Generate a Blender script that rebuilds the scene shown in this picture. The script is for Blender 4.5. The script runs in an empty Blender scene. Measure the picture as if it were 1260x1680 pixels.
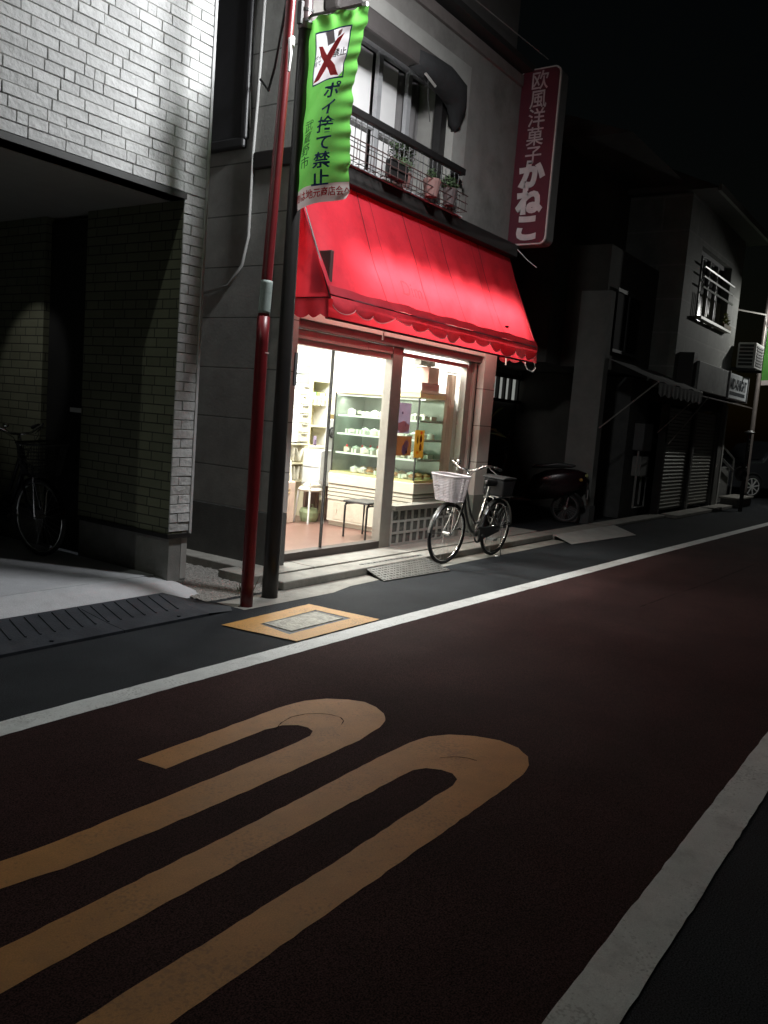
import bpy, bmesh, math, random
from mathutils import Vector, Matrix
R = math.radians
random.seed(7)
sc = bpy.context.scene
col = sc.collection

# ------------------------------------------------------------------ camera
ROLL, PITCH, HEAD, H = R(4.44), R(6.6), R(34.7), 1.55
f = Vector((math.cos(HEAD)*math.cos(PITCH), math.sin(HEAD)*math.cos(PITCH), -math.sin(PITCH)))
r0 = f.cross(Vector((0, 0, 1))).normalized()
u0 = r0.cross(f)
rr = math.cos(ROLL)*r0 + math.sin(ROLL)*u0
uu = -math.sin(ROLL)*r0 + math.cos(ROLL)*u0
cd = bpy.data.cameras.new('camera')
cam = bpy.data.objects.new('camera', cd)
col.objects.link(cam)
cam.matrix_world = Matrix(((rr.x, uu.x, -f.x, 0), (rr.y, uu.y, -f.y, 0), (rr.z, uu.z, -f.z, H), (0, 0, 0, 1)))
cd.sensor_fit = 'VERTICAL'
cd.sensor_height = 36
cd.lens = 1380/1680*36
cd.clip_end = 2000
cd.clip_start = .05
sc.camera = cam
# ------------------------------------------------------------------ world, moon, exposure
w = bpy.data.worlds.new('World')
sc.world = w
w.use_nodes = True
nt = w.node_tree
bg = nt.nodes['Background']
sky = nt.nodes.new('ShaderNodeTexSky')
sky.sky_type = 'NISHITA'
sky.sun_disc = False
sky.sun_elevation = R(2)
sky.sun_rotation = R(200)
nt.links.new(sky.outputs[0], bg.inputs[0])
bg.inputs[1].default_value = .0015
ml = bpy.data.lights.new('moon', 'SUN')
ml.energy = .0015
ml.angle = R(.5)
ml.color = (.8, .88, 1)
mo = bpy.data.objects.new('moon', ml)
col.objects.link(mo)
mo.rotation_euler = (R(40), 0, R(-20))
sc.view_settings.view_transform = 'Standard'
sc.view_settings.look = 'None'
sc.view_settings.exposure = 0
sc.view_settings.gamma = 1
sc.cycles.max_bounces = 7
sc.cycles.diffuse_bounces = 4
sc.cycles.glossy_bounces = 3
sc.cycles.transparent_max_bounces = 16
sc.cycles.sample_clamp_indirect = 3
sc.cycles.caustics_reflective = False
sc.cycles.caustics_refractive = False

# ------------------------------------------------------------------ materials
MC = {}
def mat(name, c, rough=.6, metal=0, var=.15, scale=6, bump=.0, bscale=80, emit=0, trans=0, fine=0, spec=.5, stain=0, stainc=(.02, .02, .02), stscale=2, wear=0):
    if name in MC: return MC[name]
    m = bpy.data.materials.new(name); MC[name] = m
    m.use_nodes = True
    t = m.node_tree; N = t.nodes; L = t.links
    b = N['Principled BSDF']
    b.inputs['Roughness'].default_value = rough
    b.inputs['Metallic'].default_value = metal
    b.inputs['Specular IOR Level'].default_value = spec
    tc = N.new('ShaderNodeTexCoord')
    no = N.new('ShaderNodeTexNoise'); no.inputs['Scale'].default_value = scale; no.inputs['Detail'].default_value = 6
    no.inputs['Roughness'].default_value = .65
    L.new(tc.outputs['Object'], no.inputs['Vector'])
    cr = N.new('ShaderNodeMapRange'); cr.inputs[1].default_value = .3; cr.inputs[2].default_value = .7
    cr.inputs[3].default_value = 1-var; cr.inputs[4].default_value = 1+var
    L.new(no.outputs[0], cr.inputs[0])
    mx = N.new('ShaderNodeVectorMath'); mx.operation = 'SCALE'
    mx.inputs[0].default_value = c[:3]
    L.new(cr.outputs[0], mx.inputs['Scale'])
    out = mx.outputs[0]
    if fine:
        n2 = N.new('ShaderNodeTexNoise'); n2.inputs['Scale'].default_value = 190; n2.inputs['Detail'].default_value = 3
        L.new(tc.outputs['Object'], n2.inputs['Vector'])
        c2 = N.new('ShaderNodeMapRange'); c2.inputs[1].default_value = .35; c2.inputs[2].default_value = .65
        c2.inputs[3].default_value = 1-fine; c2.inputs[4].default_value = 1+fine
        L.new(n2.outputs[0], c2.inputs[0])
        m2 = N.new('ShaderNodeVectorMath'); m2.operation = 'SCALE'
        L.new(out, m2.inputs[0]); L.new(c2.outputs[0], m2.inputs['Scale'])
        out = m2.outputs[0]
    if wear:
        w1 = N.new('ShaderNodeTexNoise'); w1.inputs['Scale'].default_value = 95; w1.inputs['Detail'].default_value = 4
        w2 = N.new('ShaderNodeTexNoise'); w2.inputs['Scale'].default_value = 3.5; w2.inputs['Detail'].default_value = 5
        L.new(tc.outputs['Object'], w1.inputs['Vector']); L.new(tc.outputs['Object'], w2.inputs['Vector'])
        wa = N.new('ShaderNodeMath'); wa.operation = 'MULTIPLY_ADD'; L.new(w2.outputs[0], wa.inputs[0]); wa.inputs[1].default_value = .55; L.new(w1.outputs[0], wa.inputs[2])
        wr = N.new('ShaderNodeMapRange'); wr.inputs[1].default_value = .86; wr.inputs[2].default_value = .96; wr.inputs[3].default_value = 0; wr.inputs[4].default_value = wear
        L.new(wa.outputs[0], wr.inputs[0]); wm = N.new('ShaderNodeMix'); wm.data_type = 'RGBA'
        L.new(wr.outputs[0], wm.inputs[0]); L.new(out, wm.inputs[6]); wm.inputs[7].default_value = (.05, .04, .035, 1); out = wm.outputs[2]
    if stain:
        n3 = N.new('ShaderNodeTexNoise'); n3.inputs['Scale'].default_value = stscale; n3.inputs['Detail'].default_value = 8; n3.inputs['Roughness'].default_value = .7
        L.new(tc.outputs['Object'], n3.inputs['Vector'])
        c3 = N.new('ShaderNodeMapRange'); c3.inputs[1].default_value = .52; c3.inputs[2].default_value = .7; c3.inputs[3].default_value = 0; c3.inputs[4].default_value = stain
        L.new(n3.outputs[0], c3.inputs[0])
        m3 = N.new('ShaderNodeMix'); m3.data_type = 'RGBA'
        L.new(c3.outputs[0], m3.inputs[0]); L.new(out, m3.inputs[6]); m3.inputs[7].default_value = (*stainc, 1)
        out = m3.outputs[2]
    L.new(out, b.inputs['Base Color'])
    if bump:
        n4 = N.new('ShaderNodeTexNoise'); n4.inputs['Scale'].default_value = bscale; n4.inputs['Detail'].default_value = 5
        L.new(tc.outputs['Object'], n4.inputs['Vector'])
        bp = N.new('ShaderNodeBump'); bp.inputs['Strength'].default_value = bump; bp.inputs['Distance'].default_value = .01
        L.new(n4.outputs[0], bp.inputs['Height']); L.new(bp.outputs[0], b.inputs['Normal'])
    if emit:
        b.inputs['Emission Color'].default_value = (*c[:3], 1); b.inputs['Emission Strength'].default_value = emit
    if trans:
        tr = N.new('ShaderNodeBsdfTranslucent'); L.new(out, tr.inputs[0])
        ms = N.new('ShaderNodeMixShader'); ms.inputs[0].default_value = trans
        o = N['Material Output']
        L.new(b.outputs[0], ms.inputs[1]); L.new(tr.outputs[0], ms.inputs[2]); L.new(ms.outputs[0], o.inputs[0])
    return m

def glass(name, tint=(1, 1, 1), refl=.06, rough=.02):
    if name in MC: return MC[name]
    m = bpy.data.materials.new(name); MC[name] = m
    m.use_nodes = True
    t = m.node_tree; N = t.nodes; L = t.links
    N.remove(N['Principled BSDF'])
    a = N.new('ShaderNodeBsdfTransparent'); a.inputs[0].default_value = (*tint, 1)
    g = N.new('ShaderNodeBsdfGlossy'); g.inputs['Roughness'].default_value = rough
    fr = N.new('ShaderNodeLayerWeight'); fr.inputs[0].default_value = .5
    pw = N.new('ShaderNodeMath'); pw.operation = 'POWER'; pw.inputs[1].default_value = 5
    L.new(fr.outputs['Facing'], pw.inputs[0])
    mr = N.new('ShaderNodeMath'); mr.operation = 'MULTIPLY_ADD'; mr.inputs[1].default_value = .5; mr.inputs[2].default_value = refl*.5
    L.new(pw.outputs[0], mr.inputs[0])
    s = N.new('ShaderNodeMixShader')
    L.new(mr.outputs[0], s.inputs[0]); L.new(a.outputs[0], s.inputs[1]); L.new(g.outputs[0], s.inputs[2])
    L.new(s.outputs[0], N['Material Output'].inputs[0])
    return m

def blocks(name, c, mortar, bw, rh, ms=.008, rough=.8, var=.12, bump=.4, noiseb=.15, off=.5, squash=1, sqf=2, stain=0, z0=0):
    """courses of blocks on any upright wall that follows x or y"""
    if name in MC: return MC[name]
    m = bpy.data.materials.new(name); MC[name] = m
    m.use_nodes = True
    t = m.node_tree; N = t.nodes; L = t.links
    b = N['Principled BSDF']; b.inputs['Roughness'].default_value = rough
    g = N.new('ShaderNodeNewGeometry')
    sx = N.new('ShaderNodeSeparateXYZ'); L.new(g.outputs['Position'], sx.inputs[0])
    ad = N.new('ShaderNodeMath'); L.new(sx.outputs[0], ad.inputs[0]); L.new(sx.outputs[1], ad.inputs[1])
    az = N.new('ShaderNodeMath'); az.operation = 'SUBTRACT'; L.new(sx.outputs[2], az.inputs[0]); az.inputs[1].default_value = z0
    cx = N.new('ShaderNodeCombineXYZ'); L.new(ad.outputs[0], cx.inputs[0]); L.new(az.outputs[0], cx.inputs[1])
    br = N.new('ShaderNodeTexBrick')
    br.offset = off; br.squash = squash; br.squash_frequency = sqf
    L.new(cx.outputs[0], br.inputs['Vector'])
    br.inputs['Scale'].default_value = 1
    br.inputs['Brick Width'].default_value = bw; br.inputs['Row Height'].default_value = rh
    br.inputs['Mortar Size'].default_value = ms; br.inputs['Mortar Smooth'].default_value = .2
    br.inputs['Color1'].default_value = (*[v*(1-var) for v in c], 1)
    br.inputs['Color2'].default_value = (*[min(1, v*(1+var)) for v in c], 1)
    br.inputs['Mortar'].default_value = (*mortar, 1)
    no = N.new('ShaderNodeTexNoise'); no.inputs['Scale'].default_value = 3; no.inputs['Detail'].default_value = 8; no.inputs['Roughness'].default_value = .7
    L.new(g.outputs['Position'], no.inputs['Vector'])
    mr = N.new('ShaderNodeMapRange'); mr.inputs[1].default_value = .3; mr.inputs[2].default_value = .75; mr.inputs[3].default_value = 1; mr.inputs[4].default_value = 1-noiseb*2
    L.new(no.outputs[0], mr.inputs[0])
    v = N.new('ShaderNodeVectorMath'); v.operation = 'SCALE'; L.new(br.outputs[0], v.inputs[0]); L.new(mr.outputs[0], v.inputs['Scale'])
    L.new(v.outputs[0], b.inputs['Base Color'])
    n2 = N.new('ShaderNodeTexNoise'); n2.inputs['Scale'].default_value = 45; n2.inputs['Detail'].default_value = 6
    L.new(g.outputs['Position'], n2.inputs['Vector'])
    sb = N.new('ShaderNodeMath'); sb.operation = 'MULTIPLY_ADD'; L.new(n2.outputs[0], sb.inputs[0]); sb.inputs[1].default_value = .35
    iv = N.new('ShaderNodeMath'); iv.operation = 'SUBTRACT'; iv.inputs[0].default_value = 1; L.new(br.outputs['Fac'], iv.inputs[1])
    L.new(iv.outputs[0], sb.inputs[2])
    bp = N.new('ShaderNodeBump'); bp.inputs['Strength'].default_value = bump; bp.inputs['Distance'].default_value = .012
    L.new(sb.outputs[0], bp.inputs['Height']); L.new(bp.outputs[0], b.inputs['Normal'])
    return m

# ------------------------------------------------------------------ mesh helpers
class MB:
    def __init__(s): s.v = []; s.f = []
    def add(s, vs, fs):
        n = len(s.v); s.v += [Vector(p) for p in vs]; s.f += [tuple(i+n for i in q) for q in fs]; return s
    def box(s, x0, x1, y0, y1, z0, z1):
        return s.add([(x0,y0,z0),(x1,y0,z0),(x1,y1,z0),(x0,y1,z0),(x0,y0,z1),(x1,y0,z1),(x1,y1,z1),(x0,y1,z1)],
                     [(0,3,2,1),(4,5,6,7),(0,1,5,4),(1,2,6,5),(2,3,7,6),(3,0,4,7)])
    def obox(s, c, hx, hy, hz, rz=0, ry=0, rx=0):
        M = Matrix.Translation(c) @ Matrix.Rotation(rz, 4, 'Z') @ Matrix.Rotation(ry, 4, 'Y') @ Matrix.Rotation(rx, 4, 'X')
        vs = [M @ Vector((a*hx, b*hy, c_*hz)) for c_ in (-1, 1) for a, b in ((-1,-1),(1,-1),(1,1),(-1,1))]
        return s.add(vs, [(0,3,2,1),(4,5,6,7),(0,1,5,4),(1,2,6,5),(2,3,7,6),(3,0,4,7)])
    def tube(s, pts, r, n=8, r1=None, closed=False):
        pts = [Vector(p) for p in pts]; m = len(pts); base = len(s.v)
        up = Vector((0, 0, 1))
        for i, p in enumerate(pts):
            if closed: d = pts[(i+1) % m]-pts[i-1]
            else: d = pts[min(i+1, m-1)]-pts[max(i-1, 0)]
            d.normalize()
            a = d.cross(up)
            if a.length < .05: a = d.cross(Vector((0, 1, 0)))
            a.normalize(); b = d.cross(a)
            q = r if r1 is None else r+(r1-r)*i/max(1, m-1)
            if isinstance(r, (list, tuple)): q = r[i]
            for k in range(n):
                t = 2*math.pi*k/n
                s.v.append(p+a*math.cos(t)*q+b*math.sin(t)*q)
        for i in range(m if closed else m-1):
            j = (i+1) % m
            for k in range(n):
                s.f.append((base+i*n+k, base+i*n+(k+1) % n, base+j*n+(k+1) % n, base+j*n+k))
        if not closed:
            s.f.append(tuple(base+k for k in range(n))[::-1]); s.f.append(tuple(base+(m-1)*n+k for k in range(n)))
        return s
    def prism(s, pts, vec):
        pts = [Vector(p) for p in pts]; n = len(pts); vec = Vector(vec)
        return s.add(pts+[p+vec for p in pts], [tuple(range(n))[::-1], tuple(range(n, 2*n))]+[(i, (i+1) % n, n+(i+1) % n, n+i) for i in range(n)])
    def ball(s, c, rx, ry, rz, n=12, m=8, jit=0):
        c = Vector(c); vs = []
        for i in range(m+1):
            a = math.pi*i/m
            for k in range(n):
                t = 2*math.pi*k/n; q = 1+random.uniform(-jit, jit)
                vs.append(c+Vector((rx*math.sin(a)*math.cos(t)*q, ry*math.sin(a)*math.sin(t)*q, rz*math.cos(a)*q)))
        fs = [(i*n+k, (i+1)*n+k, (i+1)*n+(k+1) % n, i*n+(k+1) % n) for i in range(m) for k in range(n)]
        return s.add(vs, fs)
    def lathe(s, c, prof, n=16):
        c = Vector(c); vs = [c+Vector((r*math.cos(2*math.pi*k/n), r*math.sin(2*math.pi*k/n), z)) for r, z in prof for k in range(n)]
        m = len(prof)
        return s.add(vs, [(i*n+k, i*n+(k+1) % n, (i+1)*n+(k+1) % n, (i+1)*n+k) for i in range(m-1) for k in range(n)]+[tuple(range(n))[::-1], tuple((m-1)*n+k for k in range(n))])
    def grid(s, fn, nu, nv):
        vs = [fn(i/nu, j/nv) for j in range(nv+1) for i in range(nu+1)]
        return s.add(vs, [(j*(nu+1)+i, j*(nu+1)+i+1, (j+1)*(nu+1)+i+1, (j+1)*(nu+1)+i) for j in range(nv) for i in range(nu)])
    def torus(s, c, R_, r, axis='y', n=40, m=8, a0=0, a1=360):
        pts = []
        cl = abs(a1-a0) >= 360
        for k in range(n if cl else n+1):
            t = R(a0+(a1-a0)*k/n)
            pts.append(Vector(c)+(Vector((math.cos(t)*R_, 0, math.sin(t)*R_)) if axis == 'y' else Vector((0, math.cos(t)*R_, math.sin(t)*R_)) if axis == 'x' else Vector((math.cos(t)*R_, math.sin(t)*R_, 0))))
        return s.tube(pts, r, m, closed=cl)

ORG = {}
def bake(name, mb, m, parent=None, smooth=False, bevel=0, label=None, cat=None, group=None, kind=None, solid=0):
    me = bpy.data.meshes.new(name)
    if parent is not None: org = ORG[parent.name]
    else:
        xs = [v.x for v in mb.v]; ys = [v.y for v in mb.v]; zs = [v.z for v in mb.v]
        org = Vector(((min(xs)+max(xs))/2, (min(ys)+max(ys))/2, min(zs)))
        if kind: org = Vector((0, 0, 0))
    me.from_pydata([v-org for v in mb.v], [], mb.f)
    me.update()
    o = bpy.data.objects.new(name, me); col.objects.link(o)
    if m: me.materials.append(m)
    bm = bmesh.new(); bm.from_mesh(me); bmesh.ops.remove_doubles(bm, verts=bm.verts, dist=1e-6) if smooth else None
    bmesh.ops.recalc_face_normals(bm, faces=bm.faces); bm.to_mesh(me); bm.free()
    if smooth:
        for p in me.polygons: p.use_smooth = True
    if parent is not None: o.parent = parent
    else: o.location = org
    ORG[o.name] = org
    if bevel:
        b = o.modifiers.new('bevel', 'BEVEL'); b.width = bevel; b.segments = 2; b.limit_method = 'ANGLE'
    if solid:
        b = o.modifiers.new('thick', 'SOLIDIFY'); b.thickness = solid; b.offset = 0
    if label: o['label'] = label
    if cat: o['category'] = cat
    if group: o['group'] = group
    if kind: o['kind'] = kind
    return o
def thing(name, label, cat, loc, group=None, local=False):
    o = bpy.data.objects.new(name, None); col.objects.link(o)
    o.empty_display_size = .1
    o['label'] = label; o['category'] = cat
    if group: o['group'] = group
    o.location = (0, 0, 0) if local else loc
    ORG[o.name] = Vector((0, 0, 0)) if local else Vector(loc)
    return o
def B(*a): return MB().box(*a)
def copy_tree(o, parent=None):
    c = o.copy(); col.objects.link(c); c.parent = parent
    ORG[c.name] = ORG[o.name]
    for ch in [x for x in bpy.data.objects if x.parent == o]:
        copy_tree(ch, c)
    return c
def text(name, body, size, m, parent, fn, bold=0, thick=.004, line=1.0, sx=1, sub=0):
    """lettering as a mesh; fn maps the flat (x, y, depth) of the glyphs to the place"""
    cu = bpy.data.curves.new(name, 'FONT'); cu.body = body; cu.size = size; cu.align_x = 'CENTER'; cu.align_y = 'CENTER'
    cu.offset = bold; cu.extrude = thick/2; cu.space_line = line; cu.resolution_u = 3
    to = bpy.data.objects.new(name, cu); col.objects.link(to)
    bpy.context.view_layer.update()
    dg = bpy.context.evaluated_depsgraph_get()
    me = bpy.data.meshes.new_from_object(to.evaluated_get(dg), depsgraph=dg)
    bpy.data.objects.remove(to)
    org = ORG[parent.name]
    if sub:
        bm = bmesh.new(); bm.from_mesh(me)
        bmesh.ops.triangulate(bm, faces=bm.faces)
        for _ in range(sub):
            es = [e for e in bm.edges if e.calc_length() > .05]
            if not es: break
            bmesh.ops.subdivide_edges(bm, edges=es, cuts=1)
            bmesh.ops.triangulate(bm, faces=bm.faces)
        bm.to_mesh(me); bm.free()
    for v in me.vertices: v.co = Vector(fn(v.co.x*sx, v.co.y, v.co.z))-org
    me.materials.clear(); me.materials.append(m); me.name = name
    o = bpy.data.objects.new(name, me); col.objects.link(o); o.parent = parent; ORG[o.name] = org
    return o
def light(name, typ, loc, power, color=(1, 1, 1), parent=None, **k):
    l = bpy.data.lights.new(name, typ); l.energy = power; l.color = color
    for a, b in k.items():
        if a != 'rot': setattr(l, a, b)
    o = bpy.data.objects.new(name, l); col.objects.link(o)
    if parent: o.parent = parent; o.location = Vector(loc)-ORG[parent.name]
    else: o.location = loc
    if 'rot' in k: o.rotation_euler = k['rot']
    return o

# shared materials
asph = mat('dark_asphalt', (.03, .033, .037), .85, var=.25, scale=1.6, bump=.5, bscale=320, fine=.8, spec=.2)
redasph = mat('red_brown_asphalt', (.043, .0205, .0198), .85, var=.28, scale=1.1, bump=.5, bscale=320, fine=.85, spec=.12, stain=.35, stainc=(.02, .013, .012), stscale=.9)
linew = mat('worn_white_paint', (.78, .8, .79), .6, var=.1, scale=7, bump=.2, bscale=200, stain=.45, stainc=(.3, .3, .29), stscale=5, fine=.08, wear=.35)
orangep = mat('worn_orange_paint', (.53, .245, .075), .6, var=.14, scale=4, bump=.2, bscale=200, stain=.4, stainc=(.3, .17, .08), stscale=2.5, fine=.12, wear=.3)
orangeb = mat('orange_yellow_paint', (.66, .34, .085), .6, var=.14, scale=9, stain=.55, stainc=(.3, .2, .1), stscale=9, fine=.1, wear=.6)
conc = mat('grey_concrete', (.3, .29, .26), .85, var=.2, scale=4, bump=.4, bscale=90, stain=.5, stainc=(.13, .12, .1), stscale=5, fine=.15)
conc2 = mat('pale_concrete', (.55, .56, .58), .8, var=.1, scale=5, bump=.25, bscale=80, stain=.35, stainc=(.3, .3, .3), stscale=3, fine=.08)
gravel = mat('gravel', (.25, .24, .22), .95, var=.5, scale=60, bump=1, bscale=60, fine=.4)
blk = mat('black_metal', (.012, .011, .011), .45, var=.3, scale=9, bump=.05)
blkrub = mat('black_rubber', (.02, .02, .021), .8, var=.2)
chrome = mat('chrome', (.75, .75, .74), .18, metal=1, var=.05)
alu = mat('brushed_aluminium', (.5, .48, .45), .4, metal=.6, var=.08, scale=12)
white = mat('white_plastic', (.75, .75, .73), .45, var=.05)
cream = mat('cream_wall', (.85, .84, .8), .7, var=.04)

# ================================================================== ground, road, markings
bake('ground', B(-60, 120, -40, 90, -.5, 0), asph, kind='structure')
mb = MB(); mb.add([(-40, .62, .004), (4.8, .62, .004), (9, .57, .004), (30, .17, .004), (90, -.9, .004), (90, 1.5, .004), (40, 2.66, .004), (18, 3.11, .004), (11, 3.28, .004), (5, 3.40, .004), (-40, 3.41, .004)], [tuple(range(11))])
bake('road', mb, redasph, kind='structure')
def strip(pts, wd, z, jit=.004, step=.06):
    """painted line with slightly ragged edges"""
    m_ = MB(); P = []
    for (a, b) in zip(pts[:-1], pts[1:]):
        a = Vector((*a, z)); b = Vector((*b, z)); n = max(1, int((b-a).length/step) if (b-a).length < 25 else int((b-a).length/.5))
        P += [a+(b-a)*i/n for i in range(n)]
    P.append(Vector((*pts[-1], z)))
    vs = []
    for i, p in enumerate(P):
        d = (P[min(i+1, len(P)-1)]-P[max(i-1, 0)]).normalized(); nrm = Vector((-d.y, d.x, 0))
        vs += [p+nrm*(wd/2+random.uniform(-jit, jit)), p-nrm*(wd/2+random.uniform(-jit, jit))]
    return m_.add(vs, [(2*i, 2*i+1, 2*i+3, 2*i+2) for i in range(len(P)-1)])
bake('lane_line', strip([(-20, 3.44), (2, 3.445), (5.2, 3.43), (11, 3.32), (18, 3.15), (40, 2.7)], .155, .0062, .0025), linew, kind='structure')
bake('lane_line', strip([(-20, .655), (2, .655), (4.8, .65), (9, .6), (30, .2)], .162, .0062, .0025), linew, kind='structure')
two = [(2.282, 2.758), (2.8, 2.765), (3.178, 2.775), (3.371, 2.752), (3.484, 2.69), (3.56, 2.6), (3.592, 2.52), (3.58, 2.43), (3.53, 2.345), (3.45, 2.28), (3.35, 2.245), (3.141, 2.22), (2.45, 2.218), (1.9, 2.232), (1.58, 2.25), (1.38, 2.288), (1.1, 2.42), (.6, 2.62), (.45, 2.64), (.45, 2.22), (.28, 2.22), (.28, 2.78), (.65, 2.79), (1.2, 2.56), (1.47, 2.43), (1.64, 2.412), (2.263, 2.406), (2.8, 2.405), (3.02, 2.415), (3.075, 2.445), (3.09, 2.49), (3.083, 2.548), (3.022, 2.596), (2.922, 2.615), (2.647, 2.613), (2.306, 2.607)]
def jitpoly(pts, z, j=.003):
    out = []
    for a, b in zip(pts, pts[1:]+pts[:1]):
        n = max(1, int(math.hypot(b[0]-a[0], b[1]-a[1])/.05))
        out += [(a[0]+(b[0]-a[0])*i/n+random.uniform(-j, j), a[1]+(b[1]-a[1])*i/n+random.uniform(-j, j), z) for i in range(n)]
    return out
def flatpoly(name, loops, z, m, **k):
    bm = bmesh.new(); es = []
    for lp in loops:
        vs = [bm.verts.new(p) for p in jitpoly(lp, z)]
        es += [bm.edges.new((vs[i], vs[(i+1) % len(vs)])) for i in range(len(vs))]
    bmesh.ops.triangle_fill(bm, use_beauty=True, use_dissolve=False, edges=es)
    m_ = MB(); bm.verts.index_update()
    m_.v = [v.co.copy() for v in bm.verts]; m_.f = [tuple(v.index for v in fc.verts) for fc in bm.faces]; bm.free()
    return bake(name, m_, m, **k)
flatpoly('speed_marking', [two], .0058, orangep, kind='structure')
zo = [(.1, 2.0), (.6, 2.025), (1.43, 2.025), (2.242, 2.022), (3.039, 2.038), (3.3, 2.03), (3.43, 2.01), (3.53, 1.95), (3.61, 1.85), (3.652, 1.73), (3.632, 1.62), (3.57, 1.54), (3.48, 1.49), (3.36, 1.468), (3.2, 1.46), (2.3, 1.457), (1.3, 1.455), (.4, 1.455), (0, 1.48), (-.2, 1.58), (-.28, 1.74), (-.2, 1.9), (-.05, 1.97)]
zi = [(.3, 1.86), (1.28, 1.86), (2.1, 1.858), (2.9, 1.853), (3.05, 1.848), (3.11, 1.815), (3.143, 1.76), (3.143, 1.705), (3.11, 1.66), (3.04, 1.638), (2.9, 1.64), (2.2, 1.626), (1.2, 1.628), (.3, 1.63), (.17, 1.68), (.17, 1.8)]
flatpoly('speed_marking', [zo, zi], .0058, orangep, kind='structure')
tar = mat('black_seam', (.014, .01, .009), .9, spec=.05)
for pts in ([(2.95, 2.58), (3.05, 2.625), (3.14, 2.64), (3.22, 2.62), (3.28, 2.575), (3.31, 2.52), (3.315, 2.465), (3.29, 2.425), (3.24, 2.4)], [(3.25, 1.83), (3.31, 1.79), (3.34, 1.74), (3.345, 1.69)]):
    bake('road_crack', strip(pts, .004, .0068, .0015, .015), tar, kind='structure')
bake('road_crack', strip([(7.5, 2.3), (8.2, 2.28), (9.4, 2.2), (11.5, 2.15)], .012, .0055, .006, .1), tar, kind='structure')
# orange frame round the service cover
flatpoly('orange_frame', [[(4.10, 4.14), (5.09, 4.18), (5.15, 3.53), (4.2, 3.53)], [(4.33, 3.99), (4.98, 4.02), (5.0, 3.69), (4.29, 3.68)]], .009, orangeb, kind='structure')
bake('service_cover_surround', B(4.3, 4.995, 3.685, 4.015, .001, .006), mat('tarry_black', (.06, .065, .07), .6, stain=.5, stainc=(.15, .15, .15), stscale=12), kind='structure')
t = thing('service_cover', 'worn rectangular steel cover set inside the orange painted frame', 'manhole cover', (4.65, 3.85, .006))
mb = B(4.37, 4.93, 3.73, 3.98, .004, .010)
bake('plate', mb, mat('worn_steel', (.3, .29, .25), .55, metal=.3, var=.5, scale=16, bump=.8, bscale=60, stain=.7, stainc=(.1, .1, .1), stscale=9), t)
mb = MB()
for x in (4.36, 4.932): mb.box(x, x+.008, 3.72, 3.99, .004, .012)
for y in (3.72, 3.982): mb.box(4.368, 4.932, y, y+.008, .004, .012)
bake('rim', mb, mat('worn_steel'  , (0, 0, 0)), t)
# gutter concrete along the shop, kerb and raised step
mb = MB(); mb.add([(4.55, 4.36, .004), (5.6, 4.34, .004), (5.95, 4.42, .004), (6.4, 4.43, .004), (8, 4.45, .004), (10.9, 4.45, .004), (10.9, 4.66, .004), (4.55, 4.66, .004)], [(0, 1, 2, 3, 4, 5, 6, 7)])
bake('gutter_strip', mb, conc, kind='structure')
mb = MB().prism([(5.3, 4.64, 0), (10.95, 4.68, 0), (10.95, 4.92, 0), (5.3, 4.9, 0)], (0, 0, .078))
bake('kerb', mb, conc, kind='structure', bevel=.012)
mb = MB()
for x0, x1 in ((5.2, 6.03), (6.045, 7.7), (7.715, 9.2), (9.215, 10.95)):
    mb.box(x0, x1, 4.925, 5.33, 0, .085)
bake('shop_step', mb, conc, kind='structure', bevel=.006)
mb = MB().prism([(10.95, 4.66, 0), (12.9, 4.66, 0), (13.0, 5.0, 0), (10.95, 5.0, 0)], (0, 0, .05)); mb.box(12.9, 16.3, 4.72, 5.0, 0, .05); mb.box(16.3, 21.2, 4.5, 4.82, 0, .07)
bake('kerb', mb, conc, kind='structure', bevel=.01)
mb = MB(); mb.add([(10.7, 4.3, .01), (12.8, 4.12, .01), (13.2, 4.62, .07), (10.9, 4.66, .07), (10.7, 4.3, .004), (12.8, 4.12, .004)], [(0, 1, 2, 3), (0, 4, 5, 1)])
bake('ramp', mb, conc2 if 0 else mat('ramp_concrete', (.38, .38, .36), .85, var=.15, scale=4, bump=.3), kind='structure')
# strip of gravel in the gap, and ledges
mb = MB().grid(lambda u, v: Vector((4.5+u*.95, 4.72+v*1.6, (.004+.016*random.random())*min(1, 6*v+.3))), 36, 60)
bake('gravel', mb, gravel, kind='stuff')
bake('side_ledge', MB().prism([(5.28, 4.95, 0), (5.65, 4.95, 0), (5.65, 9, 0), (5.42, 9, 0), (5.42, 5.3, 0)], (0, 0, .09)), conc, kind='structure', bevel=.01)
# apron in front of the garage
mb = MB()
prof = [(5.28, .125), (5.1, .1), (4.97, .05), (4.90, .004)]
def apron(u, v):
    x = -6+u*10.62
    k = v*3; i = min(2, int(k)); fr_ = k-i
    y = prof[i][0]+(prof[i+1][0]-prof[i][0])*fr_; z = prof[i][1]+(prof[i+1][1]-prof[i][1])*fr_
    e = max(0, (x-4.2)/.42)
    return Vector((x-.12*e*(1-v), y, max(.002, z*(1-.15*e*e))))
mb.grid(apron, 60, 12)
mb.add([(4.5, 5.28, .11), (4.72, 5.05, .0), (4.62, 4.9, .0)], [(0, 1, 2)])
bake('apron', mb, conc2, kind='structure', smooth=True)
bake('garage_floor', B(-6, 4.45, 5.286, 9.4, 0, .125), conc2, kind='structure')
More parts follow.
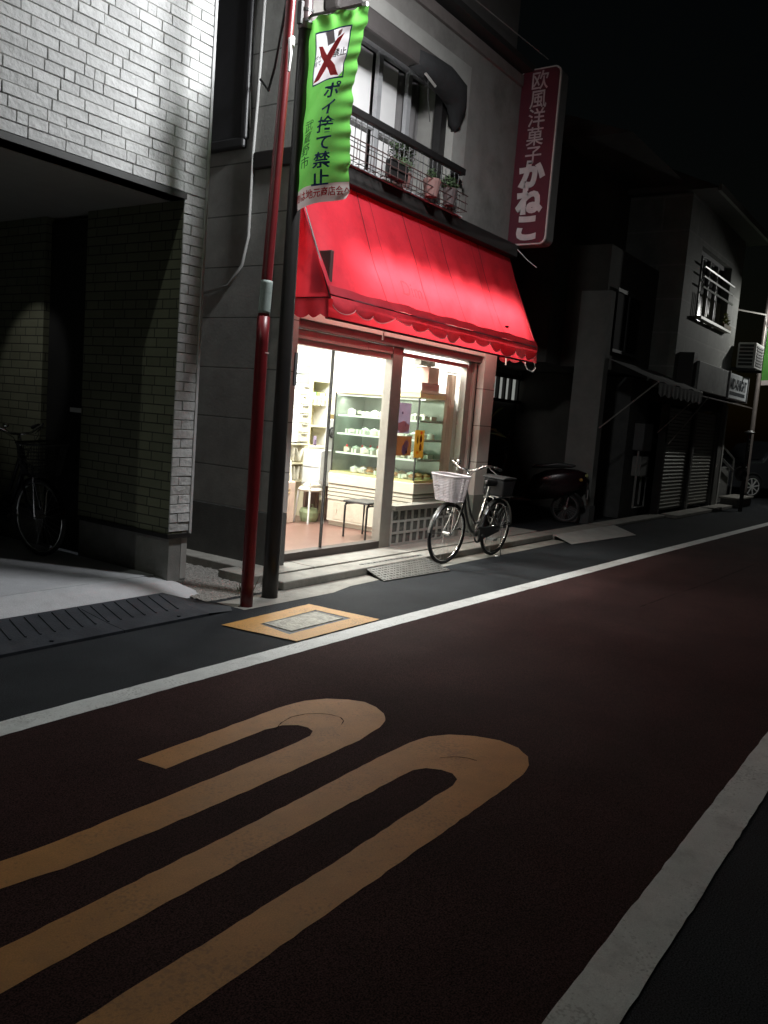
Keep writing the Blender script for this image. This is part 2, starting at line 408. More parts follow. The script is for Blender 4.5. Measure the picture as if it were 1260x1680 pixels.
# black ramp / grating
t = thing('drain_ramp', 'black ribbed step ramp lying along the front of the pale apron', 'kerb ramp', (2, 4.6, 0))
dk = mat('blue_black_iron', (.045, .05, .06), .5, var=.3, scale=6, bump=.3, bscale=70, stain=.3, stainc=(.12, .12, .12), stscale=4)
for k in range(9):
    x1 = 4.48-k*1.0; x0 = x1-.994
    mb = MB(); e = .1 if k == 0 else 0
    mb.prism([(x0, 4.40, .0), (x0, 4.40, .02), (x0, 4.56, .03), (x0, 4.92, .075), (x0, 4.92, 0)], (x1-x0-e*2.5, 0, 0))
    if k == 0: mb.add([(x1-.25, 4.40, .02), (x1-.25, 4.56, .03), (x1-.25, 4.92, .075), (x1+.06, 4.5, .006), (x1-.02, 4.40, .004), (x1-.03, 4.8, .01)], [(0, 4, 3, 1), (1, 3, 5, 2)])
    for q in range(10):
        xx = x0+.03+q*.1
        if k == 0 and xx > x1-.28: continue
        mb.obox((xx+.02, 4.735, .0545), .005, .155, .005, rz=R(-14), rx=R(7.1))
    mb.tube([(x0+.5, 4.45, .02), (x0+.5, 4.45, .032)], .014, 8)
    bake('ramp_block', mb, dk, t)
# chequer steel ramp before the shop
t = thing('steel_ramp', 'chequered grey steel plate leaning on the kerb under the bicycle front wheel', 'kerb ramp', (7, 4.5, 0))
mb = MB(); P = [(6.55, 4.78, .085), (6.38, 4.36, .012), (7.45, 4.27, .012), (7.62, 4.76, .085)]
mb.add(P+[(x, y, z-.01) for x, y, z in P], [(0, 1, 2, 3), (7, 6, 5, 4), (0, 4, 5, 1), (1, 5, 6, 2), (2, 6, 7, 3), (3, 7, 4, 0)])
for i in range(22):
    for j in range(9):
        u, v = (i+.5)/22, (j+.5)/9
        p = (Vector(P[0])*(1-u)+Vector(P[3])*u)*(1-v)+(Vector(P[1])*(1-u)+Vector(P[2])*u)*v
        mb.obox(p+Vector((0, 0, .003)), .014, .004, .003, rz=R(45 if (i+j) % 2 else -45), rx=R(9))
bake('plate', mb, mat('ramp_steel', (.2, .2, .19), .5, metal=.5, var=.25, scale=9, bump=.3), t)
# tiny weeds by the poles
t = thing('weed', 'small dry weed growing between the two poles at the kerb', 'weed', (4.95, 4.75, 0))
mb = MB()
for k in range(26):
    a = random.uniform(0, 6.28); l = random.uniform(.04, .13); c = Vector((4.93+random.uniform(-.07, .07), 4.72+random.uniform(-.05, .05), .03))
    d = Vector((math.cos(a), math.sin(a), 0))*l*.6; n_ = Vector((-d.y, d.x, 0)).normalized()*.006
    mb.add([c-n_, c+n_, c+d+Vector((0, 0, l))], [(0, 1, 2)])
bake('leaves', mb, mat('dry_leaf', (.1, .11, .05), .8, var=.4), t)

# ================================================================== brick building with the garage
YB = 5.15
t = thing('brick_building', 'pale split-brick clad building with an open garage beneath at the left', 'building', (2, 5.3, 0))
brickm = mat('split_brick', (.7, .7, .69), .8, var=.1, scale=14, bump=1.0, bscale=26, fine=.06)
mort = mat('dark_mortar', (.36, .35, .33), .95)
def vary(m, lo, hi):
    t_ = m.node_tree; N = t_.nodes; L = t_.links; b = N['Principled BSDF']; src = b.inputs['Base Color'].links[0].from_socket
    g_ = N.new('ShaderNodeNewGeometry'); mr = N.new('ShaderNodeMapRange'); mr.inputs[3].default_value = lo; mr.inputs[4].default_value = hi
    L.new(g_.outputs['Random Per Island'], mr.inputs[0]); v = N.new('ShaderNodeVectorMath'); v.operation = 'SCALE'
    L.new(src, v.inputs[0]); L.new(mr.outputs[0], v.inputs['Scale']); L.new(v.outputs[0], b.inputs['Base Color'])
vary(brickm, .84, 1.06)
def brick_area(mb, x0, x1, z0, z1, y, rh=.0745, flip=0):
    z = z0; r = 0
    while z < z1-.01:
        x = x1
        first = True
        while x > x0+.005:
            ln = random.choice((.27, .27, .27, .2, .2, .08, .34, .14)) if not first else (.13 if r % 2 else .22)
            first = False
            a = max(x0, x-ln)
            if a-x0 < .03: a = x0
            d = random.uniform(.006, .011)
            g = .003
            j = [random.uniform(-.0035, .0035) for _ in range(4)]
            q = [(a+g, y, z+g), (x-g, y, z+g), (x-g, y, z+rh-g), (a+g, y, z+rh-g)]
            p = [(a+g+.002, y-d+j[0], z+g+.002), (x-g-.002, y-d+j[1], z+g+.002), (x-g-.002, y-d+j[2], z+rh-g-.002), (a+g+.002, y-d+j[3], z+rh-g-.002)]
            mb.add(q+p, [(4, 5, 6, 7), (0, 1, 5, 4), (1, 2, 6, 5), (2, 3, 7, 6), (3, 0, 4, 7)])
            x = a
        z += rh; r += 1
mb = MB(); brick_area(mb, -2.5, 4.665, 3.10, 7.2, YB); brick_area(mb, 4.455, 4.665, .49, 3.10, YB)
o = bake('brick_cladding', mb, brickm, t)
mb = MB(); mb.box(-6, 4.598, YB, YB+.16, 3.05, 8); mb.box(4.60, 4.66, YB, 11, .1, 8)
bake('wall', mb, mort, t)
bake('corner_trim', B(4.662, 4.685, YB-.018, YB+.03, .47, 8), mat('pale_metal_trim', (.6, .6, .6), .5), t)
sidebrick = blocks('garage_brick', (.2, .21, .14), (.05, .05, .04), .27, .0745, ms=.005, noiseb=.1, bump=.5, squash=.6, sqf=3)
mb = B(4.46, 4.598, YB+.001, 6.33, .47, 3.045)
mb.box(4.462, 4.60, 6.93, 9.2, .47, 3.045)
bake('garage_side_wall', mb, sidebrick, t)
bake('plinth', MB().box(4.475, 4.66, YB+.004, 6.33, .08, .44).box(4.475, 4.60, 6.93, 9.2, .08, .44), mat('plinth_render', (.22, .215, .2), .85, var=.2, scale=5, bump=.3, stain=.4, stainc=(.35, .34, .33), stscale=6), t, bevel=.004)
bake('drip_trim', MB().box(4.44, 4.67, YB-.02, 6.33, .44, .475).box(4.44, 4.6, 6.93, 9.2, .44, .475), blk, t)
bake('beam_trim', B(-6, 4.47, YB-.02, YB+.16, 3.05, 3.095), mat('dark_metal', (.07, .07, .068), .6), t)
bake('garage_ceiling', MB().box(-6, 4.6, YB+.16, 9.4, 3.047, 3.2), mat('soffit_board', (.33, .33, .31), .8, var=.05), t)
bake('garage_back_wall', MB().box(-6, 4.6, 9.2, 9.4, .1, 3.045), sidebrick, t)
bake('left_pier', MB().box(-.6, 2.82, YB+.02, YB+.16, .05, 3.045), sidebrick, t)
bake('side_door', MB().box(4.52, 4.56, 6.33, 6.93, .13, 3.0), mat('black_door', (.02, .02, .02), .5), t)
bake('upper_storey', B(-6, 4.60, YB+.17, 11, 3.21, 8.0), mort, t)
dl = thing('added_ceiling_spot', 'added round spot fitting in the garage ceiling to light the far brick wall', 'light', (4.0, 6.6, 3.0))  # added fitting, source unknown; only there to light the far brick wall
bake('housing', MB().lathe((3.3, 6.62, 2.97), [(.05, 0), (.05, .06), (.01, .06)], 14), white, dl)

# ================================================================== pastry shop building
t = thing('shop_building', 'two storey pastry shop with pinkish walls, balcony and lit glass front', 'building', (7.6, 5.3, 0))
SB = t
wallm = blocks('shop_wall', (.55, .52, .49), (.2, .18, .16), 5.0, .46, ms=.006, var=.02, noiseb=.1, bump=.25, z0=.03)
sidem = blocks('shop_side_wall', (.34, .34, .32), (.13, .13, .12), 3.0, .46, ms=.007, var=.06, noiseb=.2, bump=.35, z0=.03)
facm = mat('upper_render', (.25, .235, .22), .88, var=.2, scale=2.5, bump=.3, bscale=60, stain=.6, stainc=(.12, .11, .1), stscale=1.6)
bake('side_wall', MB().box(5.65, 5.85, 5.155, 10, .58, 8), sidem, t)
bake('side_plinth', MB().box(5.635, 5.85, 5.14, 10, 0, .575), mat('dark_plinth', (.11, .11, .105), .9, var=.2, bump=.3), t)
bake('pilaster', MB().box(5.655, 5.86, 5.15, 5.4, .58, 3.62), wallm, t)
bake('pier', MB().box(9.40, 9.70, 5.15, 5.5, .085, 3.62), blocks('pier_wall', (.62, .58, .52), (.2, .17, .14), 5.0, .46, ms=.006, var=.02, noiseb=.1, bump=.3, z0=.12), t)
bake('pier_base', MB().box(9.395, 9.705, 5.143, 5.52, .085, .62), mat('grey_green_paint', (.19, .2, .17), .8, var=.15), t)
bake('lintel_wall', MB().box(5.865, 9.40, 5.16, 5.5, 2.36, 3.62), mat('warm_render', (.62, .56, .5), .8, var=.06), t)
bake('balcony_ledge', MB().box(5.62, 9.74, 5.02, 5.6, 3.63, 3.78), mat('dark_flashing', (.02, .018, .017), .6), t, bevel=.01)
# upper wall round the balcony recess
mb = MB(); mb.box(8.40, 9.70, 5.15, 5.6, 3.78, 5.8); mb.box(5.855, 8.4, 5.152, 5.6, 5.25, 5.8); mb.box(5.655, 5.98, 5.15, 5.6, 3.78, 5.8); mb.box(9.5, 9.70, 5.6, 10, 0, 8); mb.box(5.85, 9.5, 9.8, 10, 0, 8)
bake('upper_wall', mb, facm, t)
mb = MB(); mb.box(8.13, 8.40, 5.10, 5.6, 3.78, 5.42); mb.box(5.98, 8.13, 5.10, 5.2, 5.25, 5.42)
bake('recess_surround', mb, mat('pale_surround', (.33, .32, .3), .8, var=.1, bump=.2), t)
bake('upper_wall_band', MB().box(5.65, 9.66, 5.11, 5.149, 5.66, 5.78), mat('dark_band', (.2, .17, .16), .8), t)
bake('eave', MB().box(5.55, 9.72, 5.0, 5.6, 5.83, 5.9), mat('eave_dark', (.03, .028, .027), .8), t)
bake('upper_storey', MB().box(5.65, 9.35, 5.08, 9.8, 5.9, 8.5), mat('upper_grey', (.14, .13, .125), .85, var=.1), t)
# upstairs window inside the recess
fr_ = bake('upper_window', MB().box(5.98, 8.13, 5.62, 5.7, 3.78, 5.25), mat('room_dark', (.10, .095, .095), .9), t)
mb = MB()
for x in (6.0, 6.5, 7.20, 7.74): mb.box(x, x+.07, 5.47, 5.52, 3.9, 5.25)
mb.box(5.98, 7.8, 5.475, 5.515, 4.44, 4.475); mb.box(5.98, 8.13, 5.475, 5.53, 3.86, 3.94); mb.box(5.98, 8.13, 5.475, 5.53, 5.2, 5.25)
bake('frame', mb, mat('window_grey', (.36, .36, .37), .5), fr_)
def curtain(x0, x1, z0, z1, y, amp=.008, per=.09):
    return MB().grid(lambda u, v: Vector((x0+(x1-x0)*u, y+amp*math.sin((x0+(x1-x0)*u)/per*6.28)+amp*.4*math.sin(v*3+u*9), z0+(z1-z0)*v)), max(12, int((x1-x0)*90)), 10)
wp = mat('white_blind', (.86, .84, .83), .7, var=.02)
bake('blind', MB().box(6.07, 6.50, 5.56, 5.57, 3.95, 5.2).box(6.57, 7.20, 5.56, 5.57, 3.95, 5.2).box(7.27, 7.66, 5.56, 5.57, 3.95, 5.2), wp, fr_)
bake('curtain', curtain(7.68, 8.12, 3.94, 5.2, 5.575, .014, .13), mat('grey_pleats', (.2, .19, .19), .9, var=.1), fr_, smooth=True)  # right part of the window in a darker grey than the blinds
bake('dark_post', MB().box(8.02, 8.13, 5.2, 5.3, 3.78, 5.3), blk, t)
bake('balcony_floor', MB().box(5.98, 8.13, 5.1, 5.62, 3.775, 3.8), conc, t)
bake('recess_jamb', MB().box(5.985, 6.05, 5.2, 5.6, 3.8, 5.25), facm, t)
# rolled blind under the lintel
t2 = thing('rolled_blind', 'dark brown rolled sunblind housing sagging black at its right end over the balcony', 'sunblind', (7, 5.1, 5))
bake('housing', MB().box(5.9, 7.72, 4.98, 5.14, 5.0, 5.2), mat('dark_brown', (.055, .048, .046), .7), t2, bevel=.03)
mb = MB().tube([(7.2, 5.06, 5.08), (7.5, 5.06, 5.08), (7.8, 5.06, 5.07), (8.02, 5.06, 5.02), (8.12, 5.08, 4.9), (8.13, 5.1, 4.72), (8.12, 5.1, 4.66)], [.1, .13, .15, .15, .11, .07, .03], 12)
bake('sagging_cloth', mb, mat('black_cloth', (.012, .012, .013), .9, var=.3, bump=.5, bscale=20), t2, smooth=True)
bake('hook', MB().tube([(7.35, 5.0, 4.97), (7.52, 4.98, 4.9)], .014, 6), alu, t2)
bake('cord', MB().tube([(7.4, 5.0, 4.98), (7.43, 5.0, 4.75), (7.5, 5.0, 4.55)], .004, 5), blk, t2)
# balcony railing
t2 = thing('balcony_railing', 'black balcony railing with a thick handrail and thin wire bars', 'railing', (7, 4.95, 3.78))
rlm = mat('rail_black', (.009, .008, .008), .5)
bake('handrail', MB().box(5.85, 8.20, 4.94, 5.0, 4.20, 4.27).box(8.14, 8.20, 5.0, 5.15, 4.20, 4.27), rlm, t2, bevel=.01)
mb = MB()
x = 5.9
while x < 8.18: mb.tube([(x, 4.97, 3.78), (x, 4.97, 4.2)], .0045, 5); x += .088
for z in (3.98, 4.11, 3.81): mb.tube([(5.86, 4.97, z), (8.17, 4.97, z)], .004, 5)
for y in (5.02, 5.07, 5.12): mb.tube([(8.17, y, 3.78), (8.17, y, 4.2)], .0045, 5)
bake('bars', mb, rlm, t2)
mb = MB()
for z in (3.80, 3.88, 3.96): mb.tube([(5.9, 4.86, z), (8.15, 4.86, z)], .006, 5)
x = 5.9
while x < 8.16: mb.tube([(x, 4.97, 3.79), (x, 4.86, 3.79), (x, 4.86, 3.97)], .004, 5); x += .13
bake('basket_grid', mb, mat('rusty_rail', (.05, .025, .022), .7), t2)
bake('sill_strip', MB().box(5.7, 8.3, 5.0, 5.05, 3.782, 3.80), mat('pale_strip', (.5, .5, .5), .6), t2)
# flower pots on the balcony
potm = mat('terracotta_pink', (.2, .11, .1), .8, var=.1)
leafm = mat('dark_leaf', (.045, .075, .03), .7, var=.45, scale=20)
def leaves(mb, c, rx, ry, rz, n, size):
    c = Vector(c)
    for _ in range(n):
        d = Vector((random.gauss(0, 1), random.gauss(0, 1), random.gauss(0, 1))).normalized()*random.random()**.45
        p = c+Vector((d.x*rx, d.y*ry, d.z*rz))
        a = Vector((random.gauss(0, 1), random.gauss(0, 1), random.gauss(0, .6))).normalized()*size*random.uniform(.6, 1.3)
        b = a.cross(Vector((random.gauss(0, 1), random.gauss(0, 1), random.gauss(0, 1)))).normalized()*size*.35
        mb.add([p-a, p+b, p+a, p-b], [(0, 1, 2, 3)])
for lab, x, r_, kind_, pm in (('black trough planter with trailing leaves, leftmost on the balcony', 6.88, .13, 0, blk), ('terracotta pot with a tall bushy shrub behind the balcony rail', 7.22, .1, 1, potm), ('round pinkish pot with small plant near the balcony middle', 7.50, .095, 2, potm), ('small pot with spiky plant at the right end of the balcony', 7.86, .08, 3, mat('dark_pot', (.08, .06, .06), .7))):
    t2 = thing('potted_plant', lab, 'potted plant', (x, 4.91, 3.8), 'plants on the balcony')
    if kind_ == 0: bake('pot', MB().box(x-.17, x+.13, 4.875, 4.945, 3.80, 3.96), pm, t2, bevel=.01)
    else: bake('pot', MB().lathe((x, 4.915 if kind_ > 1 else 5.1, 3.80), [(r_*.7, 0), (r_*.95, .13), (r_, .15), (r_, .17), (r_*.8, .17)], 14), pm, t2)
    mb = MB()
    if kind_ == 0: leaves(mb, (x+.1, 4.91, 3.99), .12, .04, .07, 90, .018)
    if kind_ == 1: leaves(mb, (x, 5.12, 4.16), .2, .12, .2, 650, .022); mb.tube([(x, 5.1, 3.95), (x, 5.12, 4.2)], .01, 6)
    if kind_ == 2: leaves(mb, (x, 4.92, 4.02), .09, .05, .07, 110, .02)
    if kind_ == 3: leaves(mb, (x, 4.92, 4.02), .14, .06, .08, 150, .03)
    bake('foliage', mb, leafm, t2)
# shop front frame
bronze = mat('bronze_frame', (.38, .36, .32), .4, metal=.5, var=.08, scale=10)
t2 = thing('shop_front', 'aluminium framed glass shop front with door, fixed pane and window', 'shop front', (7.7, 5.32, .085))
SF = t2
SF.parent = SB; SF.location = ORG[SF.name]-ORG[SB.name]
for k_ in ('label', 'category'): del SF[k_]
FY = 5.32
bake('header', MB().box(5.865, 9.40, 5.20, 5.36, 2.28, 2.36), mat('header_metal', (.16, .13, .12), .5, metal=.3), t2)
bake('transom', MB().box(5.90, 7.52, 5.27, 5.35, 2.14, 2.25).box(7.72, 9.2, 5.27, 5.35, 2.20, 2.24), mat('pink_panel', (.5, .42, .38), .5, var=.08), t2)
bake('shutter_guide', MB().box(5.9, 7.05, 5.24, 5.268, 2.19, 2.275).box(7.06, 7.5, 5.24, 5.268, 2.2, 2.275), mat('guide_metal', (.42, .33, .3), .45, metal=.3), t2)
bake('middle_post', MB().box(7.53, 7.73, 5.25, 5.36, .085, 2.28), bronze, t2, bevel=.006)
bake('right_frame', MB().box(9.17, 9.23, 5.27, 5.35, .085, 2.2).box(9.24, 9.33, 5.29, 5.37, .085, 2.28), bronze, t2)
bake('right_panel', MB().box(9.335, 9.385, 5.25, 5.33, .085, 2.28), mat('pale_panel', (.5, .46, .41), .5, var=.05), t2)
bake('left_frame', MB().box(5.865, 5.90, 5.27, 5.35, .085, 2.28), bronze, t2)
bake('door_sill', MB().box(5.865, 7.53, 5.25, 5.37, .085, .16), mat('dark_bronze', (.07, .055, .05), .5, metal=.3), t2)
bake('window_sill', MB().box(7.73, 9.24, 5.20, 5.36, .50, .545), bronze, t2)
mb = MB(); mb.box(6.587, 6.597, 5.305, 5.338, .16, 2.14)
bake('door_stile', mb, blk, t2)
gl = glass('shop_glass', (.97, .985, .97), .05)
bake('pane', MB().box(5.90, 6.585, 5.31, 5.318, .16, 2.14), gl, t2)
bake('pane', MB().box(6.599, 7.53, 5.325, 5.333, .16, 2.14), gl, t2)
bake('pane', MB().box(7.73, 9.17, 5.31, 5.318, .545, 2.20), gl, t2)
# glass bricks under the window
gb = mat('glass_block', (.13, .13, .12), .12, var=.3, scale=8, bump=.4, bscale=14, spec=.8)
mb = MB(); nx = 10; nz = 3
for i in range(nx):
    for j in range(nz):
        x0 = 7.76+i*.141; z0 = .10+j*.132
        mb.grid(lambda u, v: Vector((x0+u*.122, 5.262-.012*math.sin(math.pi*u)*math.sin(math.pi*v), z0+.012+v*.112)), 5, 5)
        mb.box(x0, x0+.122, 5.263, 5.32, z0+.012, z0+.124)
bake('glass_blocks', mb, gb, t2, smooth=False)
mb = MB()
for i in range(nx+1): mb.box(7.735+i*.141, 7.762+i*.141, 5.245, 5.3, .085, .497)
for j in range(nz+1): mb.box(7.735, 9.17, 5.248, 5.3, .083+j*.132, .110+j*.132)
bake('block_joints', mb, mat('white_joint', (.5, .48, .44), .7, var=.12), t2)

# ================================================================== awning
t = thing('awning', 'bright red sloping fabric awning glowing over the pastry shop front', 'awning', (7.67, 5.1, 2.5))
AW = t
redf = mat('red_fabric', (.8, .055, .085), .5, var=.06, scale=5, trans=.6, bump=.5, bscale=7, stain=.35, stainc=(.42, .03, .045), stscale=3)
redv = mat('red_valance_fabric', (.5, .03, .045), .6, var=.15, scale=8, trans=.3, stain=.2, stainc=(.25, .03, .04), stscale=6)
ax0, ax1, ay0, az0, ay1, az1 = 5.63, 9.74, 5.12, 3.62, 4.63, 2.52
def canopy(u, v):
    x = ax0+(ax1-ax0)*u
    sag = .014*math.sin(math.pi*v)*(1+.7*math.cos(u*9*2*math.pi))+.009*math.sin(u*23+v*5)*v+.005*math.sin(u*61+v*13)*v
    return Vector((x, ay0+(ay1-ay0)*v+sag*.9, az0+(az1-az0)*v-sag*.45))
bake('canopy', MB().grid(canopy, 90, 24), redf, t, smooth=True)
for u in (.215, .26, .40, .475, .575, .745, .79):
    mb = MB()
    pts = [canopy(u+.01*(v/20)*0, v/20)+Vector((0, -.006, .003)) for v in range(21)]
    for a, b in zip(pts[:-1], pts[1:]):
        h = .0045 if u not in (.26, .475, .745) else .0022
        mb.add([a-Vector((h, 0, 0)), a+Vector((h, 0, 0)), b+Vector((h, 0, 0)), b-Vector((h, 0, 0))], [(0, 1, 2, 3)])
    bake('seam', mb, mat('seam_dark', (.1, .01, .015), .8), t)
# hem band where the cloth is doubled
mb = MB().grid(lambda u, v: canopy(u, .93+.07*v)+Vector((0, -.009, .002)), 60, 3)
bake('hem', mb, mat('hem_fabric', (.4, .03, .045), .6, var=.1, trans=.3), t)
bake('front_bar', MB().tube([(ax0, ay1+.01, az1-.004), (7.7, ay1+.01, az1-.012), (ax1, ay1+.01, az1-.004)], .017, 10), mat('dark_red_metal', (.12, .03, .035), .4), t)
# inner cloth strip and scalloped valance
bake('inner_strip', MB().grid(lambda u, v: Vector((ax0+.02+(ax1-ax0-.04)*u, 4.67+.004*math.sin(u*40), 2.50-.165*v)), 80, 3), redf, t)
bake('lower_bar', MB().tube([(ax0+.02, 4.668, 2.33), (ax1-.02, 4.668, 2.33)], .011, 8), mat('bar_dark', (.05, .02, .02), .5, metal=.3), t)
def valance(u, v):
    x = ax0+(ax1-ax0)*u
    L_ = .115+.05*u+.022*math.sin(u*17)+.015*math.sin(u*41+1)
    sc_ = abs(math.sin(u*13*math.pi))**.6
    z = az1-.01-v*(L_*(.62+.38*sc_))
    y = ay1-.012-.02*v*math.sin(u*31)-.035*math.sin(v*math.pi*.7)*max(0, 1-u*3)
    return Vector((x, y, z))
bake('valance', MB().grid(valance, 208, 6), redv, t, smooth=True)
bake('valance_trim', MB().tube([valance(i/208, 1)+Vector((0, -.002, 0)) for i in range(209)], .0035, 5), mat('pink_trim', (.5, .22, .22), .7), t)
for nm, xx, sx_ in (('side_panel', ax0-.005, 1), ('side_panel', ax1+.005, -1)):
    mb = MB().grid(lambda u, v: Vector((xx+.006*math.sin(u*9+v*7), 5.14+(ay1-5.14)*u*(v), az0+(az1-.02-az0)*v)), 12, 14)
    bake(nm, mb, redf, t, smooth=True)
    mb = MB().grid(lambda u, v: Vector((xx-.004*sx_+.012*math.sin(u*14)*v, 5.14+(ay1-5.14)*u, az1-.03-v*(.135+.03*abs(math.sin(u*3.5*math.pi))))), 28, 4)
    bake('side_valance', mb, redv, t, smooth=True)
bake('frame_arm', MB().tube([(5.655, 5.14, 2.50), (5.655, 4.64, 2.50)], .014, 8).tube([(5.66, 5.14, 3.58), (5.66, 4.64, 2.5)], .012, 8).tube([(5.67, 5.1, 2.62), (5.67, 4.98, 2.78), (5.67, 4.85, 2.66), (5.67, 4.78, 2.8), (5.67, 4.72, 2.7)], .008, 6), mat('arm_brown', (.07, .03, .03), .5), t)
bake('folded_arm', MB().box(5.68, 5.72, 4.68, 4.86, 2.55, 2.9), mat('arm_brown', (0, 0, 0)), t, bevel=.01)
for x in (6.62, 9.18): bake('hanging_rod', MB().tube([(x, 4.75, 2.50), (x, 4.75, 2.25)], .010, 6), mat('pale_rod', (.7, .6, .55), .5), t)
bake('cord_loop', MB().tube([(9.62, 4.72, 2.42), (9.60, 4.7, 2.3), (9.66, 4.69, 2.24), (9.78, 4.68, 2.22), (9.86, 4.68, 2.27), (9.82, 4.68, 2.33), (9.74, 4.68, 2.4)], .008, 6), white, t)
an = math.atan2(az0-az1, ay0-ay1)
def on_canopy(x, y, z):
    k = y; return Vector((x, ay1+math.cos(an)*k, az1+math.sin(an)*k))+Vector((0, -math.sin(an), math.cos(an)))*(.012+z)
fade = glass('faded_print', (1, .78, .8), .1, .9)
text('lettering', 'Dim', .22, fade, t, lambda x, y, z: on_canopy(7.02+x, .27+y, z), sub=2, thick=.001)
bake('patch', MB().obox(on_canopy(9.0, .17, 0), .035, .005, .014, rx=an), blk, t)

# fluorescent fittings under the awning
WARM = (1, .93, .80)
t = thing('awning_lamp', 'long fluorescent batten fixed beneath the red awning above the door', 'lamp', (7.6, 5.0, 2.8))
tubem = mat('lit_tube', (1, .95, .85), .5, emit=1.5)
light('awning_light', 'AREA', (7.95, 5.06, 2.82), 40, WARM, t, shape='RECTANGLE', size=3.3, size_y=.05, rot=(R(-72), 0, 0))
light('awning_light', 'AREA', (7.7, 4.86, 2.8), 9, WARM, t, shape='RECTANGLE', size=3.6, size_y=.05, rot=(R(24), 0, 0))
for x in (6.05, 7.45, 8.85):
    bake('batten', MB().box(x-.33, x+.33, 5.06, 5.155, 2.93, 2.97), white, t)
    bake('tube', MB().tube([(x-.3, 5.08, 2.9), (x+.3, 5.08, 2.9)], .014, 8), tubem, t)

# ================================================================== shop interior
t = thing('shop_room', 'bright cream shop interior with reddish floor seen through the glass', 'room', (7.7, 6.5, .09))
bake('floor', B(5.87, 9.6, 5.37, 8.2, .06, .09), mat('red_tile', (.15, .08, .062), .35, var=.12, scale=5, stain=.2, stainc=(.3, .13, .1), stscale=3), t)
iw = mat('cream_wall', (0, 0, 0))
bake('walls', MB().box(5.87, 9.5, 8.2, 8.3, .06, 3.0).box(5.852, 5.868, 5.4, 8.2, .06, 3.0).box(9.44, 9.50, 5.52, 8.2, .06, 3.0), iw, t)
bake('ceiling', B(5.87, 9.5, 5.37, 8.3, 2.95, 3.05), iw, t)
for x in (6.9, 8.4):
    bake('ceiling_fitting', MB().box(x-.08, x+.08, 5.9, 7.2, 2.89, 2.95), white, t)
    bake('tube', MB().tube([(x, 5.95, 2.87), (x, 7.15, 2.87)], .016, 8), tubem, t)
    light('room_light', 'AREA', (x, 6.5, 2.82), 165, (1, .99, .97), t, shape='RECTANGLE', size=.15, size_y=1.3)
# showcase
pale = mat('pale_laminate', (.74, .7, .58), .4, var=.03)
t = thing('display_case', 'glass pastry display case on a cream slatted base inside the shop', 'display case', (8.8, 6.1, .09))
cx0, cx1, cy0, cy1 = 8.42, 9.05, 5.44, 6.72
bake('base', MB().box(cx0, cx1, cy0, cy1, .15, .42).box(cx0+.05, cx1, cy0+.05, cy1, .09, .15), pale, t)
mb = MB()
for k in range(4): mb.box(cx0-.012, cx1, cy0-.012, cy1, .43+k*.05, .468+k*.05)
bake('slats', mb, pale, t)
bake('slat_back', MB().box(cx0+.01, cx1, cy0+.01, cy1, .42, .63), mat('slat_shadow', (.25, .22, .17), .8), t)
bake('deck', MB().box(cx0-.03, cx1, cy0-.03, cy1, .63, .76), pale, t, bevel=.006)
bake('deck_edge', MB().box(cx0-.0, cx1, cy0-.0, cy1, .761, .79), mat('yellow_edge', (.8, .66, .3), .4), t)
bake('base_door', MB().box(cx0-.006, cx0-.001, 6.1, 6.62, .18, .4).tube([(cx0-.015, 6.56, .27), (cx0-.015, 6.56, .31)], .006, 6), mat('door_cream', (.68, .62, .5), .5), t)
shm = glass('shelf_glass', (.82, .93, .88), .1)
sg = mat('shelf_edge', (.82, .85, .8), .3)
for z in (1.03, 1.27, 1.50):
    s_ = bake('shelf', MB().box(cx0+.06, cx1-.03, cy0+.03, cy1-.03, z, z+.008), shm, t)
    bake('edge', MB().box(cx0+.05, cx0+.062, cy0+.03, cy1-.03, z-.012, z+.012).box(cx0+.06, cx1-.03, cy0+.018, cy0+.03, z-.012, z+.012), sg, s_)
blf = mat('frame_dark', (.05, .05, .045), .4, metal=.5)
mb = MB()
for x, y in ((cx0, cy0), (cx1-.02, cy0), (cx0, cy1-.02), (cx1-.02, cy1-.02)): mb.box(x, x+.016, y, y+.016, .79, 1.78)
bake('frame', mb, blf, t)
bake('front_glass', MB().box(cx0+.004, cx0+.010, cy0+.02, cy1-.02, .79, 1.76), glass('case_glass', (.93, .97, .94), .07), t)
bake('side_glass', MB().box(cx0+.02, cx1-.02, cy0+.004, cy0+.010, .79, 1.76), MC['case_glass'], t)
bake('top', MB().box(cx0-.01, cx1, cy0-.01, cy1, 1.78, 1.83), mat('yellow_top', (.85, .74, .42), .4), t)
bake('top_board', MB().box(cx0+.0, cx1, cy0+.0, cy1-.3, 1.835, 1.86), pale, t)
bake('back_panel', MB().box(cx1-.02, cx1, cy0+.02, cy1-.02, .79, 1.76), mat('mirror_grey', (.3, .33, .29), .15, metal=.3), t)
bake('end_panel', MB().box(cx0+.02, cx1-.021, cy1-.018, cy1-.002, .79, 1.76), mat('mirror_grey', (0, 0, 0)), t)
for z, ys in ((.815, (5.6, 5.95, 6.3)), (1.062, (5.55, 5.9, 6.2, 6.5)), (1.302, (5.7, 6.1, 6.45)), (1.532, (5.8, 6.35))):
    for y in ys: bake('price_card', MB().obox((cx0+.045, y, z+.02), .002, .03, .02, ry=R(-12)), mat('card_paper', (.8, .78, .66), .7), t)
for y in (5.62, 5.9, 6.15, 6.4): bake('tray', MB().box(cx0+.32, cx0+.56, y, y+.2, 1.04, 1.10), mat('tray_brown', (.2, .1, .06), .5, var=.3), t, bevel=.01)
bake('case_lamp', MB().box(cx0+.02, cx0+.05, cy0+.03, cy1-.05, 1.745, 1.775), white, t)
light('case_light', 'AREA', (cx0+.16, 6.1, 1.74), 16, (1, .98, .92), t, shape='RECTANGLE', size=.05, size_y=1.1)
